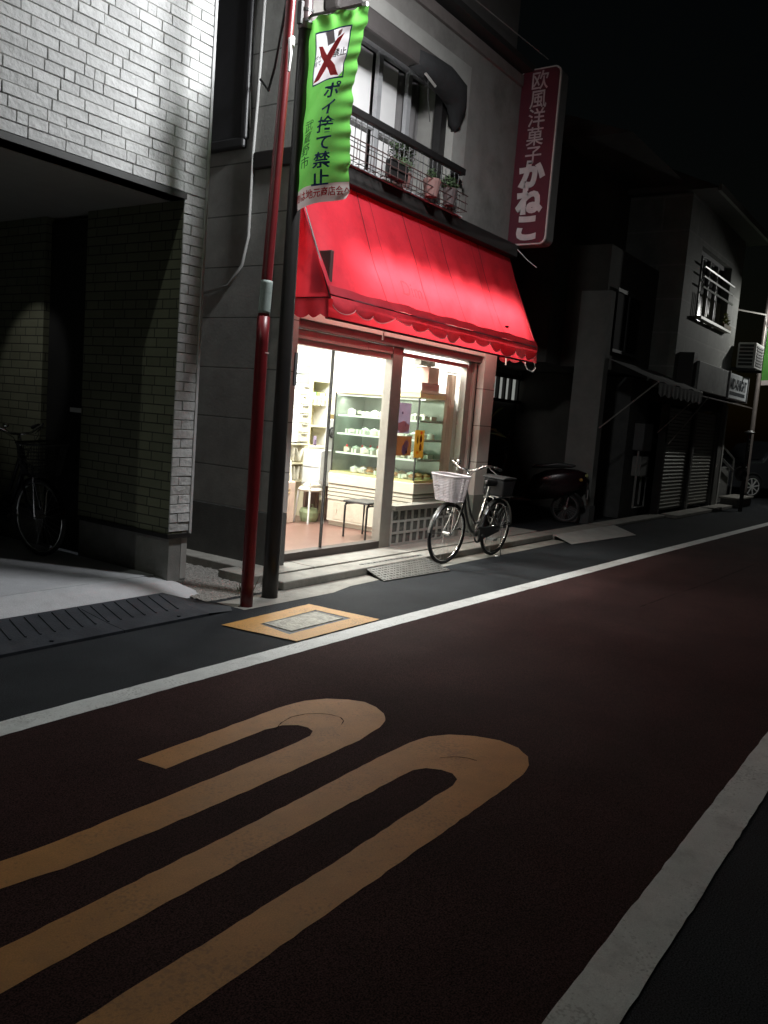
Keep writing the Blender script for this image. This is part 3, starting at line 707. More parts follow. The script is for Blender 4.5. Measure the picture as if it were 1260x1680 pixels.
# cakes and boxes, each its own thing
def cake(kind, x, y, z, i):
    g = {0: 'white iced round cakes in the display case', 1: 'brown buns in the display case', 2: 'pale boxed sweets in the display case', 3: 'strawberry topped cakes in the display case'}[kind]
    lab = {0: 'small white iced cake on a paper disc inside the glass case', 1: 'golden brown bun inside the glass case', 2: 'little pale box of sweets inside the glass case', 3: 'small cream cake topped with a red berry inside the glass case'}[kind]
    n = {0: 'iced_cake', 1: 'bun', 2: 'sweet_box', 3: 'berry_cake'}[kind]
    if n in PRO:
        o = copy_tree(PRO[n]); o.location = (x, y, z); return
    t = thing(n, lab, {0: 'cake', 1: 'bun', 2: 'box', 3: 'cake'}[kind], (0, 0, 0), g, local=True)
    PRO[n] = t
    if kind == 0:
        bake('cake_body', MB().lathe((0, 0, .002), [(.036, 0), (.037, .035), (.033, .042), (.01, .05), (.003, .056)], 14), mat('icing', (.85, .82, .76), .5), t, smooth=False)
        bake('paper', MB().lathe((0, 0, 0), [(.045, 0), (.045, .0015)], 14), mat('gold_paper', (.7, .5, .2), .4), t)
    if kind == 1:
        bake('bun_body', MB().ball((0, 0, .022), .04, .036, .024, 14, 8, .03), mat('bun_brown', (.4, .2, .08), .5, var=.3, scale=30), t, smooth=True)
        bake('wrapper', MB().lathe((0, 0, 0), [(.03, 0), (.04, .014)], 14), mat('wrap_white', (.8, .78, .7), .6), t)
    if kind == 2:
        bake('box_body', MB().box(-.045, .045, -.03, .03, 0, .035), mat('box_pale', (.75, .74, .68), .6), t, bevel=.002)
        bake('ribbon', MB().box(-.0455, .0455, -.006, .006, 0, .0365), mat('ribbon_green', (.25, .35, .2), .5), t)
    if kind == 3:
        bake('cake_body', MB().prism([(-.04, -.022, 0), (.04, 0, 0), (-.04, .022, 0)], (0, 0, .045)), mat('sponge', (.8, .7, .5), .7, var=.2, scale=60), t)
        bake('berry', MB().ball((-.02, 0, .055), .012, .012, .013, 8, 6), mat('berry_red', (.6, .03, .03), .3), t, smooth=True)
    t.location = (x, y, z); t.scale = (1.35, 1.35, 1.45)
PRO = {}
i = 0
for z in (.795, 1.043, 1.283, 1.513):
    for r_ in range(3):
        for c_ in range(9):
            if random.random() < (.1 if z < 1.5 else .4): continue
            kd = random.choice({.795: (1, 1, 2, 0), 1.043: (0, 3, 0, 2), 1.283: (2, 2, 1, 0), 1.513: (2, 0)}[z])
            cake(kd, cx0+.13+.17*r_+random.uniform(-.01, .01), cy0+.11+c_*.125+random.uniform(-.01, .01), z, i); i += 1
# boxes piled on the case
for lab, x, y, z, hx, hy, hz, c in (('flat white cake box on top of the display case at its window end', 8.7, 5.62, 1.862, .2, .14, .05, (.75, .72, .66)), ('dull pink box lying above the white box on the display case', 8.86, 5.65, 1.965, .12, .1, .10, (.45, .25, .2)), ('grey folded carton topmost of the pile on the display case', 8.74, 5.62, 2.175, .16, .05, .03, (.2, .19, .16))):
    t = thing('carton', lab, 'box', (x, y, z))
    bake('box', MB().box(x-hx, x+hx, y-hy, y+hy, z, z+hz*1.9), mat('carton_%d' % int(z*100), c, .7, var=.1), t, bevel=.004)
    bake('lid_flap', MB().box(x-hx-.004, x+hx+.004, y-hy-.004, y+hy+.004, z+hz*1.9, z+hz*2), mat('carton_%d' % int(z*100), c), t)
t = thing('menu_strip', 'long pale strip of hanging paper tags over the display case shelf', 'paper strip', (8.6, 6.9, 1.6))
bake('rail', MB().box(8.5, 8.52, 6.74, 7.3, 1.70, 1.72), pale, t)
mb = MB()
for k in range(8): mb.box(8.505, 8.51, 6.75+k*.068, 6.80+k*.068, 1.6, 1.70)
bake('tags', mb, mat('tag_paper', (.75, .72, .5), .7), t)
# posters on the window
def poster(lab, px, pz, wx, hz, c, y, deco):
    t = thing('poster', lab, 'poster', (px, y, pz))
    bake('sheet', MB().box(px-wx/2, px+wx/2, y, y+.002, pz-hz/2, pz+hz/2), mat('poster_%d' % int(px*100), c, .6, var=.1, trans=.5), t)
    for k, (dx, dz, rx, rz_, cc) in enumerate(deco):
        mb = MB(); n = 16
        mb.add([(px+dx+rx*math.cos(6.283*q/n)*(1+.12*math.sin(q*2.3)), y-.001-.0004*k, pz+dz+rz_*math.sin(6.283*q/n)*(1+.12*math.cos(q*1.7))) for q in range(n)], [tuple(range(n))])
        bake('print', mb, mat('ink_%d_%d' % (int(px*100), k), cc, .6, trans=.5), t)
poster('tall mauve and pink poster, upper left of three behind the window', 7.90, 1.525, .27, .34, (.42, .37, .44), 5.300, [(0, -.1, .125, .065, (.55, .26, .25)), (-.03, .06, .013, .016, (.1, .05, .12)), (.05, -.06, .006, .035, (.2, .1, .2))])
poster('square orange brown poster with a purple figure, below the mauve poster', 7.93, 1.215, .33, .22, (.36, .21, .11), 5.298, [(.03, -.04, .06, .065, (.25, .2, .42)), (.06, .02, .05, .045, (.38, .26, .4)), (.07, -.07, .014, .02, (.03, .01, .03))])
poster('narrow yellow poster with two dark ovals, right of the brown poster', 8.26, 1.24, .2, .32, (.52, .36, .1), 5.299, [(.03, .06, .026, .045, (.12, .03, .015)), (.03, -.04, .026, .045, (.16, .06, .02)), (-.04, .05, .016, .05, (.15, .1, .02)), (.03, .13, .025, .02, (.6, .12, .05)), (-.03, -.1, .03, .02, (.6, .25, .03))])
# grey wall phone box hanging behind the window
t = thing('wall_cabinet', 'grey wall cabinet hung at the right behind the display case', 'cabinet', (9.2, 5.7, 1.4))
bake('box', MB().box(9.1, 9.42, 5.6, 5.8, 1.45, 1.86), mat('cab_grey', (.4, .39, .35), .6), t, bevel=.01)
bake('door', MB().box(9.12, 9.4, 5.588, 5.598, 1.47, 1.84), mat('cab_grey2', (.3, .29, .27), .6), t)
t = thing('curtain', 'pinkish beige curtain hanging inside the window at the right end', 'curtain', (9.1, 5.45, .6))
bake('cloth', curtain(8.98, 9.17, .56, 2.1, 5.42, .012, .07), mat('beige_cloth', (.66, .52, .42), .9, var=.06, trans=.35), t, smooth=True)
bake('rail', MB().tube([(8.95, 5.42, 2.12), (9.2, 5.42, 2.12)], .008, 6), alu, t)
# black low table in the doorway and plain stools
t = thing('side_table', 'black square side table with bent tube legs by the display case', 'table', (8.0, 5.9, .09))
bake('top', MB().box(7.78, 8.2, 5.62, 5.98, .50, .525), mat('table_black', (.05, .05, .05), .4), t, bevel=.004)
for x, y in ((7.8, 5.64), (7.8, 5.96), (8.18, 5.64), (8.18, 5.96)):
    bake('leg', MB().tube([(x, y, .09), (x, y, .46), (x+(.03 if x < 8 else -.03), y, .495)], .013, 8), mat('leg_black', (.03, .03, .03), .35, metal=.3), t)
bake('brace', MB().tube([(7.8, 5.64, .48), (8.18, 5.64, .48)], .01, 6).tube([(7.8, 5.96, .48), (8.18, 5.96, .48)], .01, 6), mat('leg_black', (0, 0, 0)), t)
t = thing('chair', 'white tube framed chair with cloth on its seat near the shelves', 'chair', (8.35, 6.9, .09))
bake('seat', MB().lathe((8.33, 6.95, .5), [(.15, 0), (.16, .02), (.14, .05), (.1, .06)], 16), mat('seat_cloth', (.55, .5, .42), .8, var=.3, scale=14), t)
for dx, dy in ((-.15, -.12), (.12, -.15), (-.12, .14), (.15, .12)):
    bake('leg', MB().tube([(8.33+dx, 6.95+dy, .09), (8.33+dx*.8, 6.95+dy*.8, .5)], .012, 8), white, t)
bake('backrest', MB().tube([(8.21, 6.86, .5), (8.2, 6.84, .62), (8.30, 6.80, .66), (8.42, 6.84, .62), (8.42, 6.86, .5)], .011, 8), white, t)
bake('cushion', MB().ball((8.33, 6.93, .57), .12, .11, .05, 12, 8, .06), mat('seat_cloth', (0, 0, 0)), t, smooth=True)
t = thing('paper_bag', 'green bag standing on the floor under the white chair', 'bag', (8.4, 7.0, .09))
bake('body', MB().lathe((8.42, 7.02, .092), [(.1, 0), (.12, .05), (.13, .12), (.11, .17)], 12), mat('bag_green', (.3, .36, .2), .7, var=.2), t)
bake('handle', MB().tube([(8.34, 7.02, .25), (8.38, 7.0, .31), (8.46, 7.0, .31), (8.5, 7.02, .25)], .006, 6), mat('bag_green', (0, 0, 0)), t)
t = thing('notice_cart', 'tall white drawer cart with a black round emblem beside the case', 'drawer cart', (8.6, 7.15, .09))
bake('body', MB().box(8.50, 8.80, 6.95, 7.25, .55, 1.02), white, t, bevel=.01)
mb = MB()
for k in range(2): mb.box(8.488, 8.498, 6.97, 7.23, .58+k*.22, .77+k*.22)
bake('drawer', mb, mat('white_plastic', (0, 0, 0)), t)
bake('panel', MB().box(8.56, 8.78, 6.93, 6.945, 1.03, 1.42), white, t)
mb = MB(); mb.tube([(8.67, 6.925, 1.26), (8.67, 6.915, 1.26)], .075, 24)
bake('emblem', mb, mat('emblem_black', (.03, .03, .03), .5), t)
mb = MB(); mb.torus((8.67, 6.912, 1.26), .045, .004, 'y', 24, 6); mb.torus((8.67, 6.912, 1.26), .02, .003, 'y', 16, 6)
bake('ring', mb, mat('ring_grey', (.2, .2, .19), .5), t)
bake('plaque', MB().box(8.58, 8.76, 6.925, 6.94, 1.44, 1.5), mat('plaque_brown', (.35, .25, .1), .6), t)
bake('leg', MB().box(8.52, 8.56, 6.98, 7.02, .09, .55).box(8.74, 8.78, 6.98, 7.02, .09, .55).box(8.52, 8.78, 7.18, 7.22, .09, .55), mat('brown_wood', (.12, .07, .05), .6), t)
# shelf unit at the back wall
t = thing('shelf_unit', 'cream wooden shelf unit full of papers against the back wall', 'shelves', (8.4, 7.6, .09))
sw = mat('shelf_cream', (.66, .6, .42), .6, var=.05)
mb = MB()
for x in (8.28, 8.80): mb.box(x, x+.03, 7.35, 7.65, .09, 1.05)
bake('side', mb, sw, t)
for z in (.30, .52, .70, .88, 1.02): bake('shelf', MB().box(8.31, 8.8, 7.352, 7.65, z, z+.03), sw, t)
mb = MB()
for z in (.33, .55, .73, .91):
    for k in range(4):
        a = random.uniform(8.33, 8.6); mb.obox((a+.08, 7.48, z+.02+k*.018), random.uniform(.07, .13), .11, .006, rz=random.uniform(-.2, .2))
bake('papers', mb, mat('papers', (.6, .56, .45), .8, var=.4, scale=9), t)
t.location += Vector((.42, 0, 0))
t = thing('shelf_unit', 'wide cream shelf with green goods on the back wall beyond the case', 'shelves', (9.0, 7.9, .9))
bake('back', MB().box(9.0, 9.43, 7.9, 7.93, .9, 1.95), mat('shelf_back', (.52, .46, .28), .7), t)
bake('side', MB().box(9.0, 9.03, 7.6, 7.899, .9, 1.95), sw, t)
for z in (.95, 1.30, 1.68, 1.93): bake('shelf', MB().box(9.032, 9.43, 7.6, 7.899, z, z+.025), sw, t)
for lab, x, c, ww in (('green packet on the wide shelf near its left end', 9.12, (.08, .22, .06), .08), ('yellow green basket on the wide shelf right of the green packet', 9.31, (.5, .5, .15), .09)):
    g = thing('packet', lab, 'packet', (x, 7.7, 1.705)); bake('body', MB().box(x-ww, x+ww, 7.66, 7.8, 1.705, 1.79), mat('pk%d' % int(x*100), c, .6), g, bevel=.015)
    bake('wrap', MB().box(x-ww*.5, x+ww*.5, 7.655, 7.66, 1.715, 1.78), white, g)
t = thing('drawer_tower', 'tall white drawer tower with a grey boxed top at the left of the room', 'drawers', (8.0, 7.7, 1.1))
bake('body', MB().box(7.72, 8.22, 7.42, 7.75, 1.12, 1.90), white, t, bevel=.008)
for k in range(6): bake('drawer', MB().box(7.98, 8.19, 7.405, 7.419, 1.14+k*.125, 1.25+k*.125), mat('drawer_cream', (.62, .58, .42), .6), t)
mb = MB()
for k in range(6): mb.box(8.03, 8.14, 7.39, 7.404, 1.225+k*.125, 1.24+k*.125)
bake('handle', mb, mat('handle_dark', (.12, .11, .09), .6), t)
t.location += Vector((.58, 0, -.03))
t = thing('filing_boxes', 'stack of grey filing trays with white fronts on the drawer tower', 'trays', (8.0, 7.6, 2.0))
for k in range(2):
    bake('tray', MB().box(7.75, 8.18, 7.45, 7.72, 2.003+k*.125, 2.12+k*.125), mat('tray_grey', (.16, .17, .15), .6), t)
    bake('front', MB().box(7.75, 7.95, 7.438, 7.448, 2.008+k*.125, 2.115+k*.125), white, t)
    bake('label_holder', MB().box(7.80, 7.86, 7.43, 7.436, 2.04+k*.125, 2.07+k*.125), mat('handle_dark', (0, 0, 0)), t)
t.location += Vector((.58, 0, -.125))
t = thing('waste_bin', 'pinkish cardboard bin with rolled papers beside the left shelves', 'bin', (8.05, 7.2, .09))
bake('body', MB().box(7.85, 8.1, 7.0, 7.2, .09, .62), mat('card_pink', (.55, .42, .34), .8), t, bevel=.01)
bake('mark', MB().torus((7.97, 6.995, .5), .028, .005, 'y', 16, 6, 30, 330), mat('plaque_brown', (0, 0, 0)), t)
mb = MB()
for k in range(7):
    x = 7.87+k*.034; mb.tube([(x, 7.05+.02*(k % 3), .5), (x+random.uniform(-.05, .05), 7.12, .82+.03*(k % 4))], .016, 8)
bake('rolls', mb, mat('papers', (0, 0, 0)), t)
t = thing('coat', 'dark coat hanging beside the paper shelves at the door edge', 'coat', (7.75, 7.3, .6))
bake('cloth', MB().lathe((7.72, 7.25, .55), [(.1, 0), (.13, .2), (.12, .5), (.08, .62), (.03, .66)], 10), mat('coat_dark', (.05, .05, .055), .9, var=.3), t)
bake('hanger', MB().tube([(7.72, 7.25, 1.2), (7.72, 7.25, 1.27), (7.75, 7.25, 1.29)], .006, 6), alu, t)
t.location += Vector((.35, .05, -.2))
t = thing('shelf_unit', 'low open shelf stuffed with envelopes at the left edge of the room', 'shelves', (7.8, 7.5, .6))
bake('side', MB().box(7.60, 7.63, 7.4, 7.7, .09, 1.085).box(8.22, 8.25, 7.4, 7.7, .09, 1.085), sw, t)
for z in (.56, .80, 1.06): bake('shelf', MB().box(7.632, 8.218, 7.4, 7.7, z, z+.02), sw, t)
mb = MB()
for k in range(14):
    mb.obox((7.66+k*.04, 7.5, .93 if k % 2 else .68), .006, .1, .09, ry=random.uniform(-.35, .35))
bake('papers', mb, mat('papers', (0, 0, 0)), t)
t.location += Vector((.55, 0, 0))
t = thing('round_ornament', 'small mauve card standing on the shelf beside the round emblem', 'card', (8.52, 7.45, 1.29))
t.location += Vector((.42, 0, -.235))
bake('card', MB().box(8.5, 8.56, 7.44, 7.446, 1.285, 1.42), mat('card_mauve', (.25, .2, .3), .6), t)
bake('figure', MB().lathe((8.53, 7.43, 1.285), [(.012, 0), (.016, .03), (.008, .06), (.011, .08)], 8), mat('card_dark', (.08, .05, .09), .6), t)

# ================================================================== poles and street lamps
def pole(mb, p0, p1, r0_, r1_, n=20):
    return mb.tube([Vector(p0)+(Vector(p1)-Vector(p0))*i/12 for i in range(13)], [r0_+(r1_-r0_)*i/12 for i in range(13)], n)
def lamp_head(t, p, hood=.25):
    x, y, z = p
    hp = [(hood, 0), (hood*.97, .03), (.16, .1), (.06, .14), (0, .145)]
    def hf(u, v):
        k = v*4; i = min(3, int(k)); q = k-i; r_ = hp[i][0]+(hp[i+1][0]-hp[i][0])*q; zz = hp[i][1]+(hp[i+1][1]-hp[i][1])*q
        return Vector((x+r_*math.cos(u*2*math.pi), y+r_*math.sin(u*2*math.pi), z+.02+zz))
    bake('hood', MB().grid(hf, 24, 4), mat('lamp_grey', (.35, .35, .36), .5), t)
    return bake('lens', MB().lathe((x, y, z+.085), [(.12, 0), (.1, .02)], 20), mat('lamp_lens', (1, .98, .92), .4, emit=3), t)
LA = (5.45, 3.32, 5.1)
t = thing('street_lamp', 'slim black street lamp pole standing right of the red pole', 'street lamp', (5.03, 4.55, 0))
pm = mat('black_pole', (.022, .02, .019), .42, var=.2, scale=4, bump=.05)
bake('pole', pole(MB(), (5.03, 4.55, 0), (5.03, 4.55, 4.38), .066, .048), pm, t, smooth=True)
bake('upper_pole', pole(MB(), (5.03, 4.55, 4.38), (5.03, 4.55, 5.6), .052, .045), mat('brown_metal', (.13, .1, .1), .35, metal=.6), t, smooth=True)
bake('arm', MB().tube([(5.03, 4.55, 5.5), (5.12, 4.3, 5.54), (5.35, 3.7, 5.46), LA[:2]+(5.2,)], .028, 10), mat('brown_metal', (0, 0, 0)), t, smooth=True)
lamp_head(t, LA)
mb = MB()
for z in (4.42, 4.5): mb.tube([(5.03, 4.55, z), (5.03, 4.55, z+.02)], .058, 18)
mb.box(4.955, 4.985, 4.53, 4.57, 4.40, 4.56)
bake('clamp', mb, pm, t)
bake('banner_arm', MB().tube([(5.03, 4.55, 4.475), (5.03, 3.99, 4.455)], .011, 8), mat('dark_arm', (.05, .045, .045), .4), t)
bake('arm_tip', MB().tube([(5.03, 4.01, 4.456), (5.03, 3.97, 4.452)], .015, 8), white, t)
bake('plate', MB().box(5.07, 5.10, 4.47, 4.484, 1.72, 1.98), mat('grey_plate', (.2, .2, .2), .5), t)
light('lamp_light', 'SPOT', (LA[0], LA[1], LA[2]+.03), 700, (.96, .98, 1), t, shadow_soft_size=.2, spot_size=R(179), spot_blend=1, rot=(R(62), 0, 0))
# red pole
t = thing('red_pole', 'tall red painted pole with a pale label band, left of the black lamp pole', 'pole', (4.65, 4.44, 0))
bake('pole', pole(MB(), (4.65, 4.44, 0), (4.652, 4.44, 2.2), .049, .047), mat('red_paint', (.17, .01, .014), .38, var=.15, scale=5, stain=.5, stainc=(.07, .012, .012), stscale=9), t, smooth=True)
bake('upper_pole', pole(MB(), (4.652, 4.44, 2.2), (4.79, 4.44, 5.6), .041, .033), mat('red_paint', (0, 0, 0)), t, smooth=True)
bake('label_band', pole(MB(), (4.654, 4.44, 2.22), (4.665, 4.44, 2.46), .045, .045), mat('pale_green_label', (.32, .38, .35), .6, stain=.5, stainc=(.1, .13, .12), stscale=20), t, smooth=True)
mb = MB().tube([(4.66, 4.44, 1.93), (4.66, 4.44, 1.94)], .05, 18)
bake('ring', mb, mat('pink_ring', (.6, .4, .38), .5), t)
mb = MB().tube([(4.745, 4.44, 4.14), (4.746, 4.44, 4.2)], .042, 16); mb.tube([(4.71, 4.40, 4.17), (4.68, 4.36, 4.05), (4.665, 4.35, 3.92)], [.012, .016, .008], 8)
bake('cable_tie', mb, white, t)
bake('conduit', MB().tube([(4.73, 4.47, 3.6), (4.71, 4.475, 2.9), (4.69, 4.475, 2.5), (4.72, 4.49, 2.3)], .006, 6), alu, t)

# banner
t = thing('banner', 'bright green anti-littering banner hanging from the black lamp pole', 'banner', (5.03, 4.3, 3.08))
def ban(u, v, d=0):
    """u 0..1 from the pole to the street, v 0..1 from top to bottom"""
    y = 4.535-u*(.565-.07*v-.02*math.sin(v*3.1))
    z = 4.44-v*1.335-.03*(1-u)*v*v*2.2+.015*u*(1-v)+.02*math.sin(u*math.pi)*v
    x = 5.03+.035*math.sin(v*5.5+u*2.2)*(.3+u*.7)+.018*math.sin(u*7+v*3)*v-.03*math.sin(u*math.pi)
    e = max(0, u-.62)/.38
    x += e*.008*math.sin(v*43+u*5)+e*.006*math.sin(v*79+1)+.02*math.exp(-((v-.02)/.05)**2)*math.sin(u*19)
    x += .006*math.sin(v*30+u*11)+.03*max(0, v-.9)*10*(.5-u)
    return Vector((x-d, y, z))
greenf = mat('green_cloth', (.15, .5, .09), .5, var=.05, trans=.5)
NU, NV = 60, 150
gc, gp = MB(), MB()
gc.grid(lambda u, v: ban(u, v*.905), NU, NV); gp.grid(lambda u, v: ban(u, v*.905), NU, NV)
inp = lambda q: (12 <= (q[0] % (NU+1)) < 47) and (15 <= (q[0]//(NU+1)) < 60-int(2.5*max(0, (q[0] % (NU+1))-40)/3))
gp.f = [q for q in gc.f if inp(q)]; gc.f = [q for q in gc.f if not inp(q)]
for g_ in (gp, gc):
    used = sorted({i for q in g_.f for i in q}); mp = {a: b for b, a in enumerate(used)}
    g_.v = [g_.v[i] for i in used]; g_.f = [tuple(mp[i] for i in q) for q in g_.f]
bake('cloth', gc, greenf, t, smooth=True)
bake('panel', gp, mat('white_print', (.85, .85, .88), .6, trans=.45), t, smooth=True)
bake('lower_hem', MB().grid(lambda u, v: ban(u, .905+v*.095), 60, 16), mat('white_cloth', (.62, .55, .52), .6, trans=.3), t, smooth=True)
blue = mat('blue_print', (.01, .04, .2), .7); red_p = mat('red_print', (.6, .02, .03), .7); dkg = mat('dark_print', (.02, .1, .05), .7)
BW, BHt = .53, 1.335
def onb(cu, cv, sk=0):
    return lambda x, y, z: ban(cu+x/BW, cv-y/BHt, .004+z)
def bandpoly(name, pts, m, d):
    bm = bmesh.new(); vs = [bm.verts.new((p[0], p[1], 0)) for p in pts]; bm.faces.new(vs); bmesh.ops.triangulate(bm, faces=bm.faces)
    for _ in range(3):
        es = [e for e in bm.edges if math.hypot((e.verts[0].co.x-e.verts[1].co.x)*BW, (e.verts[0].co.y-e.verts[1].co.y)*BHt) > .03]
        if es: bmesh.ops.subdivide_edges(bm, edges=es, cuts=1); bmesh.ops.triangulate(bm, faces=bm.faces)
    bm.verts.index_update()
    m_ = MB(); m_.v = [ban(v.co.x, v.co.y, d) for v in bm.verts]; m_.f = [tuple(v.index for v in q.verts) for q in bm.faces]; bm.free()
    return bake(name, m_, m, t)
U0, U1, V0, V1 = 12/60, 47/60, 15/150*.905, 60/150*.905
for a, b, c, d in ((U0-.01, U1+.01, V0-.005, V0+.003), (U0-.01, U1+.01, V1-.004, V1+.004), (U0-.012, U0+.006, V0, V1), (U1-.006, U1+.012, V0, V1)):
    bandpoly('panel_border', [(a, c), (b, c), (b, d), (a, d)], blue, .003)
bandpoly('sleeve_print', [(.36, .095), (.50, .093), (.57, .165), (.44, .175)], mat('grey_print', (.3, .3, .33), .7), .005)
bandpoly('cross_print', [(.25, .158), (.33, .165), (.47, .235), (.62, .29), (.72, .352), (.58, .345), (.44, .275), (.33, .22)], red_p, .006)
bandpoly('cross_print', [(.71, .125), (.60, .148), (.47, .215), (.36, .275), (.21, .352), (.33, .345), (.44, .30), (.57, .225)], red_p, .0068)
text('lettering', 'ポ\nイ\n捨\nて\n禁\n止', .118, blue, t, lambda x, y, z: onb(.58, .655)(x+y*.09, y, z), bold=.002, thick=.001, line=1.02, sub=1, sx=1.3)
text('lettering', '武\n蔵\n野\n市', .085, dkg, t, lambda x, y, z: onb(.22, .68)(x+y*.05, y, z), thick=.001, line=1.0, sub=1, sx=1.35)
text('lettering', '買物は地元商店会へ', .066, red_p, t, onb(.47, .951), bold=.001, thick=.001, sub=1)
text('lettering', '禁止', .062, blk, t, onb(.655, .225), bold=.001, thick=.001, sub=1)
text('lettering', 'ポイ\n捨て', .042, blk, t, onb(.27, .24), thick=.001, sub=1)
bandpoly('smoke_print', [(.6, .11), (.66, .1), (.66, .118), (.63, .12), (.64, .135), (.6, .14)], mat('pale_red_print', (.6, .35, .35), .7), .006)

# cables on the side wall
greyc = mat('grey_conduit', (.3, .3, .29), .6)
for lab, pts, r_ in (('pale grey conduit running down the side wall, left of two', [(5.63, 5.66, 5.4), (5.63, 5.72, 4.6), (5.63, 5.70, 4.3), (5.63, 5.67, 4.0)], .012),
                     ('pale grey conduit curving down the whole side wall, right of two', [(5.62, 5.57, 5.4), (5.62, 5.58, 4.7), (5.63, 5.60, 4.25), (5.63, 5.62, 3.8), (5.63, 5.62, 3.05), (5.63, 5.68, 2.8), (5.63, 5.84, 2.62), (5.63, 6.2, 2.55)], .015)):
    bake('conduit', MB().tube(pts, r_, 8), greyc, None, smooth=True, label=lab, cat='conduit', group='conduits on the side wall')
bake('hanging_cable', MB().tube([(5.6, 5.55, 4.38), (5.45, 5.3, 4.2), (5.2, 5.0, 4.25), (4.95, 4.7, 4.45), (4.8, 4.5, 4.75), (4.8, 4.45, 5.5)], .011, 6), blk, None, smooth=True, label='black cable looping from the side wall up to the red pole', cat='cable')
bake('power_line', MB().tube([(6.5, 4.9, 6.2), (8.0, 4.9, 5.93), (9.65, 4.8, 5.92)], .006, 5), greyc, None, label='thin stay wire running from the eave to the vertical shop sign', cat='wire')
bake('power_line', MB().tube([(10.5, 3.2, 9.8), (14, 3.4, 8.5), (19, 3.5, 7.4), (30, 3.6, 7.0)], .01, 5), mat('wire_dim', (.1, .1, .1), .6), None, label='thin power line crossing the night sky above the far houses', cat='wire')
bake('power_line', MB().tube([(9.0, 2.0, 9.0), (14, 2.4, 8.0), (20, 3.0, 7.4), (34, 4, 7.6)], .012, 5), mat('wire_dim', (0, 0, 0)), None, label='lower thin power line sagging toward the distant lamp pole', cat='wire')
# side wall window
t = thing('side_window', 'dark shuttered window on the shop side wall with rounded frame', 'window', (5.63, 6.5, 3.85))
bake('frame', MB().box(5.60, 5.66, 5.72, 7.4, 3.83, 3.93).box(5.60, 5.66, 5.70, 5.78, 3.90, 5.8), mat('black_frame', (.03, .03, .032), .5), t, bevel=.02)
bake('shutter', MB().box(5.615, 5.655, 5.78, 7.4, 3.93, 5.8), mat('shutter_dark', (.045, .045, .05), .6), t)
# grey drainpipe etc at shop pier
bake('door_cable', MB().tube([(9.37, 5.235, .1), (9.37, 5.235, 2.25)], .008, 6), blk, None, label='thin black cable running down the joint by the right pier', cat='cable')

# vertical sign
t = thing('shop_sign', 'tall rounded dark red vertical sign with white lettering by the balcony', 'sign', (9.85, 4.87, 3.72))
def rrect(cy, cz, hy, hz, r_, x):
    pts = []
    for (sy, sz, a0) in ((1, 1, 0), (-1, 1, 90), (-1, -1, 180), (1, -1, 270)):
        for k in range(7):
            a = R(a0+15*k); pts.append((x, cy+sy*(hy-r_)+r_*math.cos(a), cz+sz*(hz-r_)+r_*math.sin(a)))
    return pts
sy_, sz_ = 4.905, 4.815
bake('casing', MB().prism(rrect(sy_, sz_, .262, 1.04, .085, 9.725), (.2, 0, 0)), mat('casing_grey', (.2, .19, .18), .6), t)
bake('rim', MB().prism(rrect(sy_, sz_, .268, 1.046, .09, 9.70), (.03, 0, 0)), mat('rim_pale', (.62, .56, .54), .5), t)
bake('face', MB().prism(rrect(sy_, sz_, .25, 1.028, .075, 9.694), (.01, 0, 0)), mat('sign_red', (.12, .026, .04), .35, var=.06), t)
bake('bracket', MB().box(9.70, 9.75, 5.15, 5.2, 3.85, 3.95).box(9.74, 9.8, 5.0, 5.6, 5.6, 5.65), mat('casing_grey', (0, 0, 0)), t)
letw = mat('letter_pale', (.62, .56, .56), .5)
onS = lambda cz, dy=0: (lambda x, y, z: (9.690-z-.002, sy_-dy-x, cz+y))
text('lettering', '欧\n風\n洋\n菓\n子', .235, mat('letter_dull', (.55, .44, .45), .5), t, lambda x, y, z: (9.690-z-.002, sy_+.0-x, 5.26+y), bold=.0015, thick=.003, line=.93)
text('lettering', 'か\nね\nこ', .345, letw, t, lambda x, y, z: (9.690-z-.002, sy_+.0-x, 4.27+y), bold=.021, thick=.003, line=.92)
bake('cord', MB().tube([(9.72, 5.1, 3.8), (9.8, 4.9, 3.6), (9.76, 4.75, 3.5)], .005, 5), white, t)

# ================================================================== bicycles
def wheel(t, name, c, r_, steer=0, rim=chrome):
    """tyre, rim, spokes and hub of one wheel, turned by steer about the upright"""
    mb = MB().torus((0, 0, 0), r_-.018, .018, 'y', 48, 10)
    mr = MB().torus((0, 0, 0), r_-.04, .011, 'y', 48, 8)
    ms_ = MB()
    for k in range(28):
        a = 6.283*k/28; b = a+(.5 if k % 2 else -.5)
        ms_.tube([(math.cos(b)*.02, .03*(1 if k % 4 < 2 else -1), math.sin(b)*.02), (math.cos(a)*(r_-.045), 0, math.sin(a)*(r_-.045))], .0011, 3)
    mh = MB().tube([(0, -.045, 0), (0, .045, 0)], .02, 12)
    M = Matrix.Translation(c) @ Matrix.Rotation(steer, 4, 'Z')
    for q in (mb, mr, ms_, mh): q.v = [M @ v for v in q.v]
    w_ = bake(name, mb, blkrub, t, smooth=True)
    bake('rim', mr, rim, w_, smooth=True); bake('spokes', ms_, mat('spoke_steel', (.5, .5, .5), .3, metal=.9), w_); bake('hub', mh, chrome, w_)
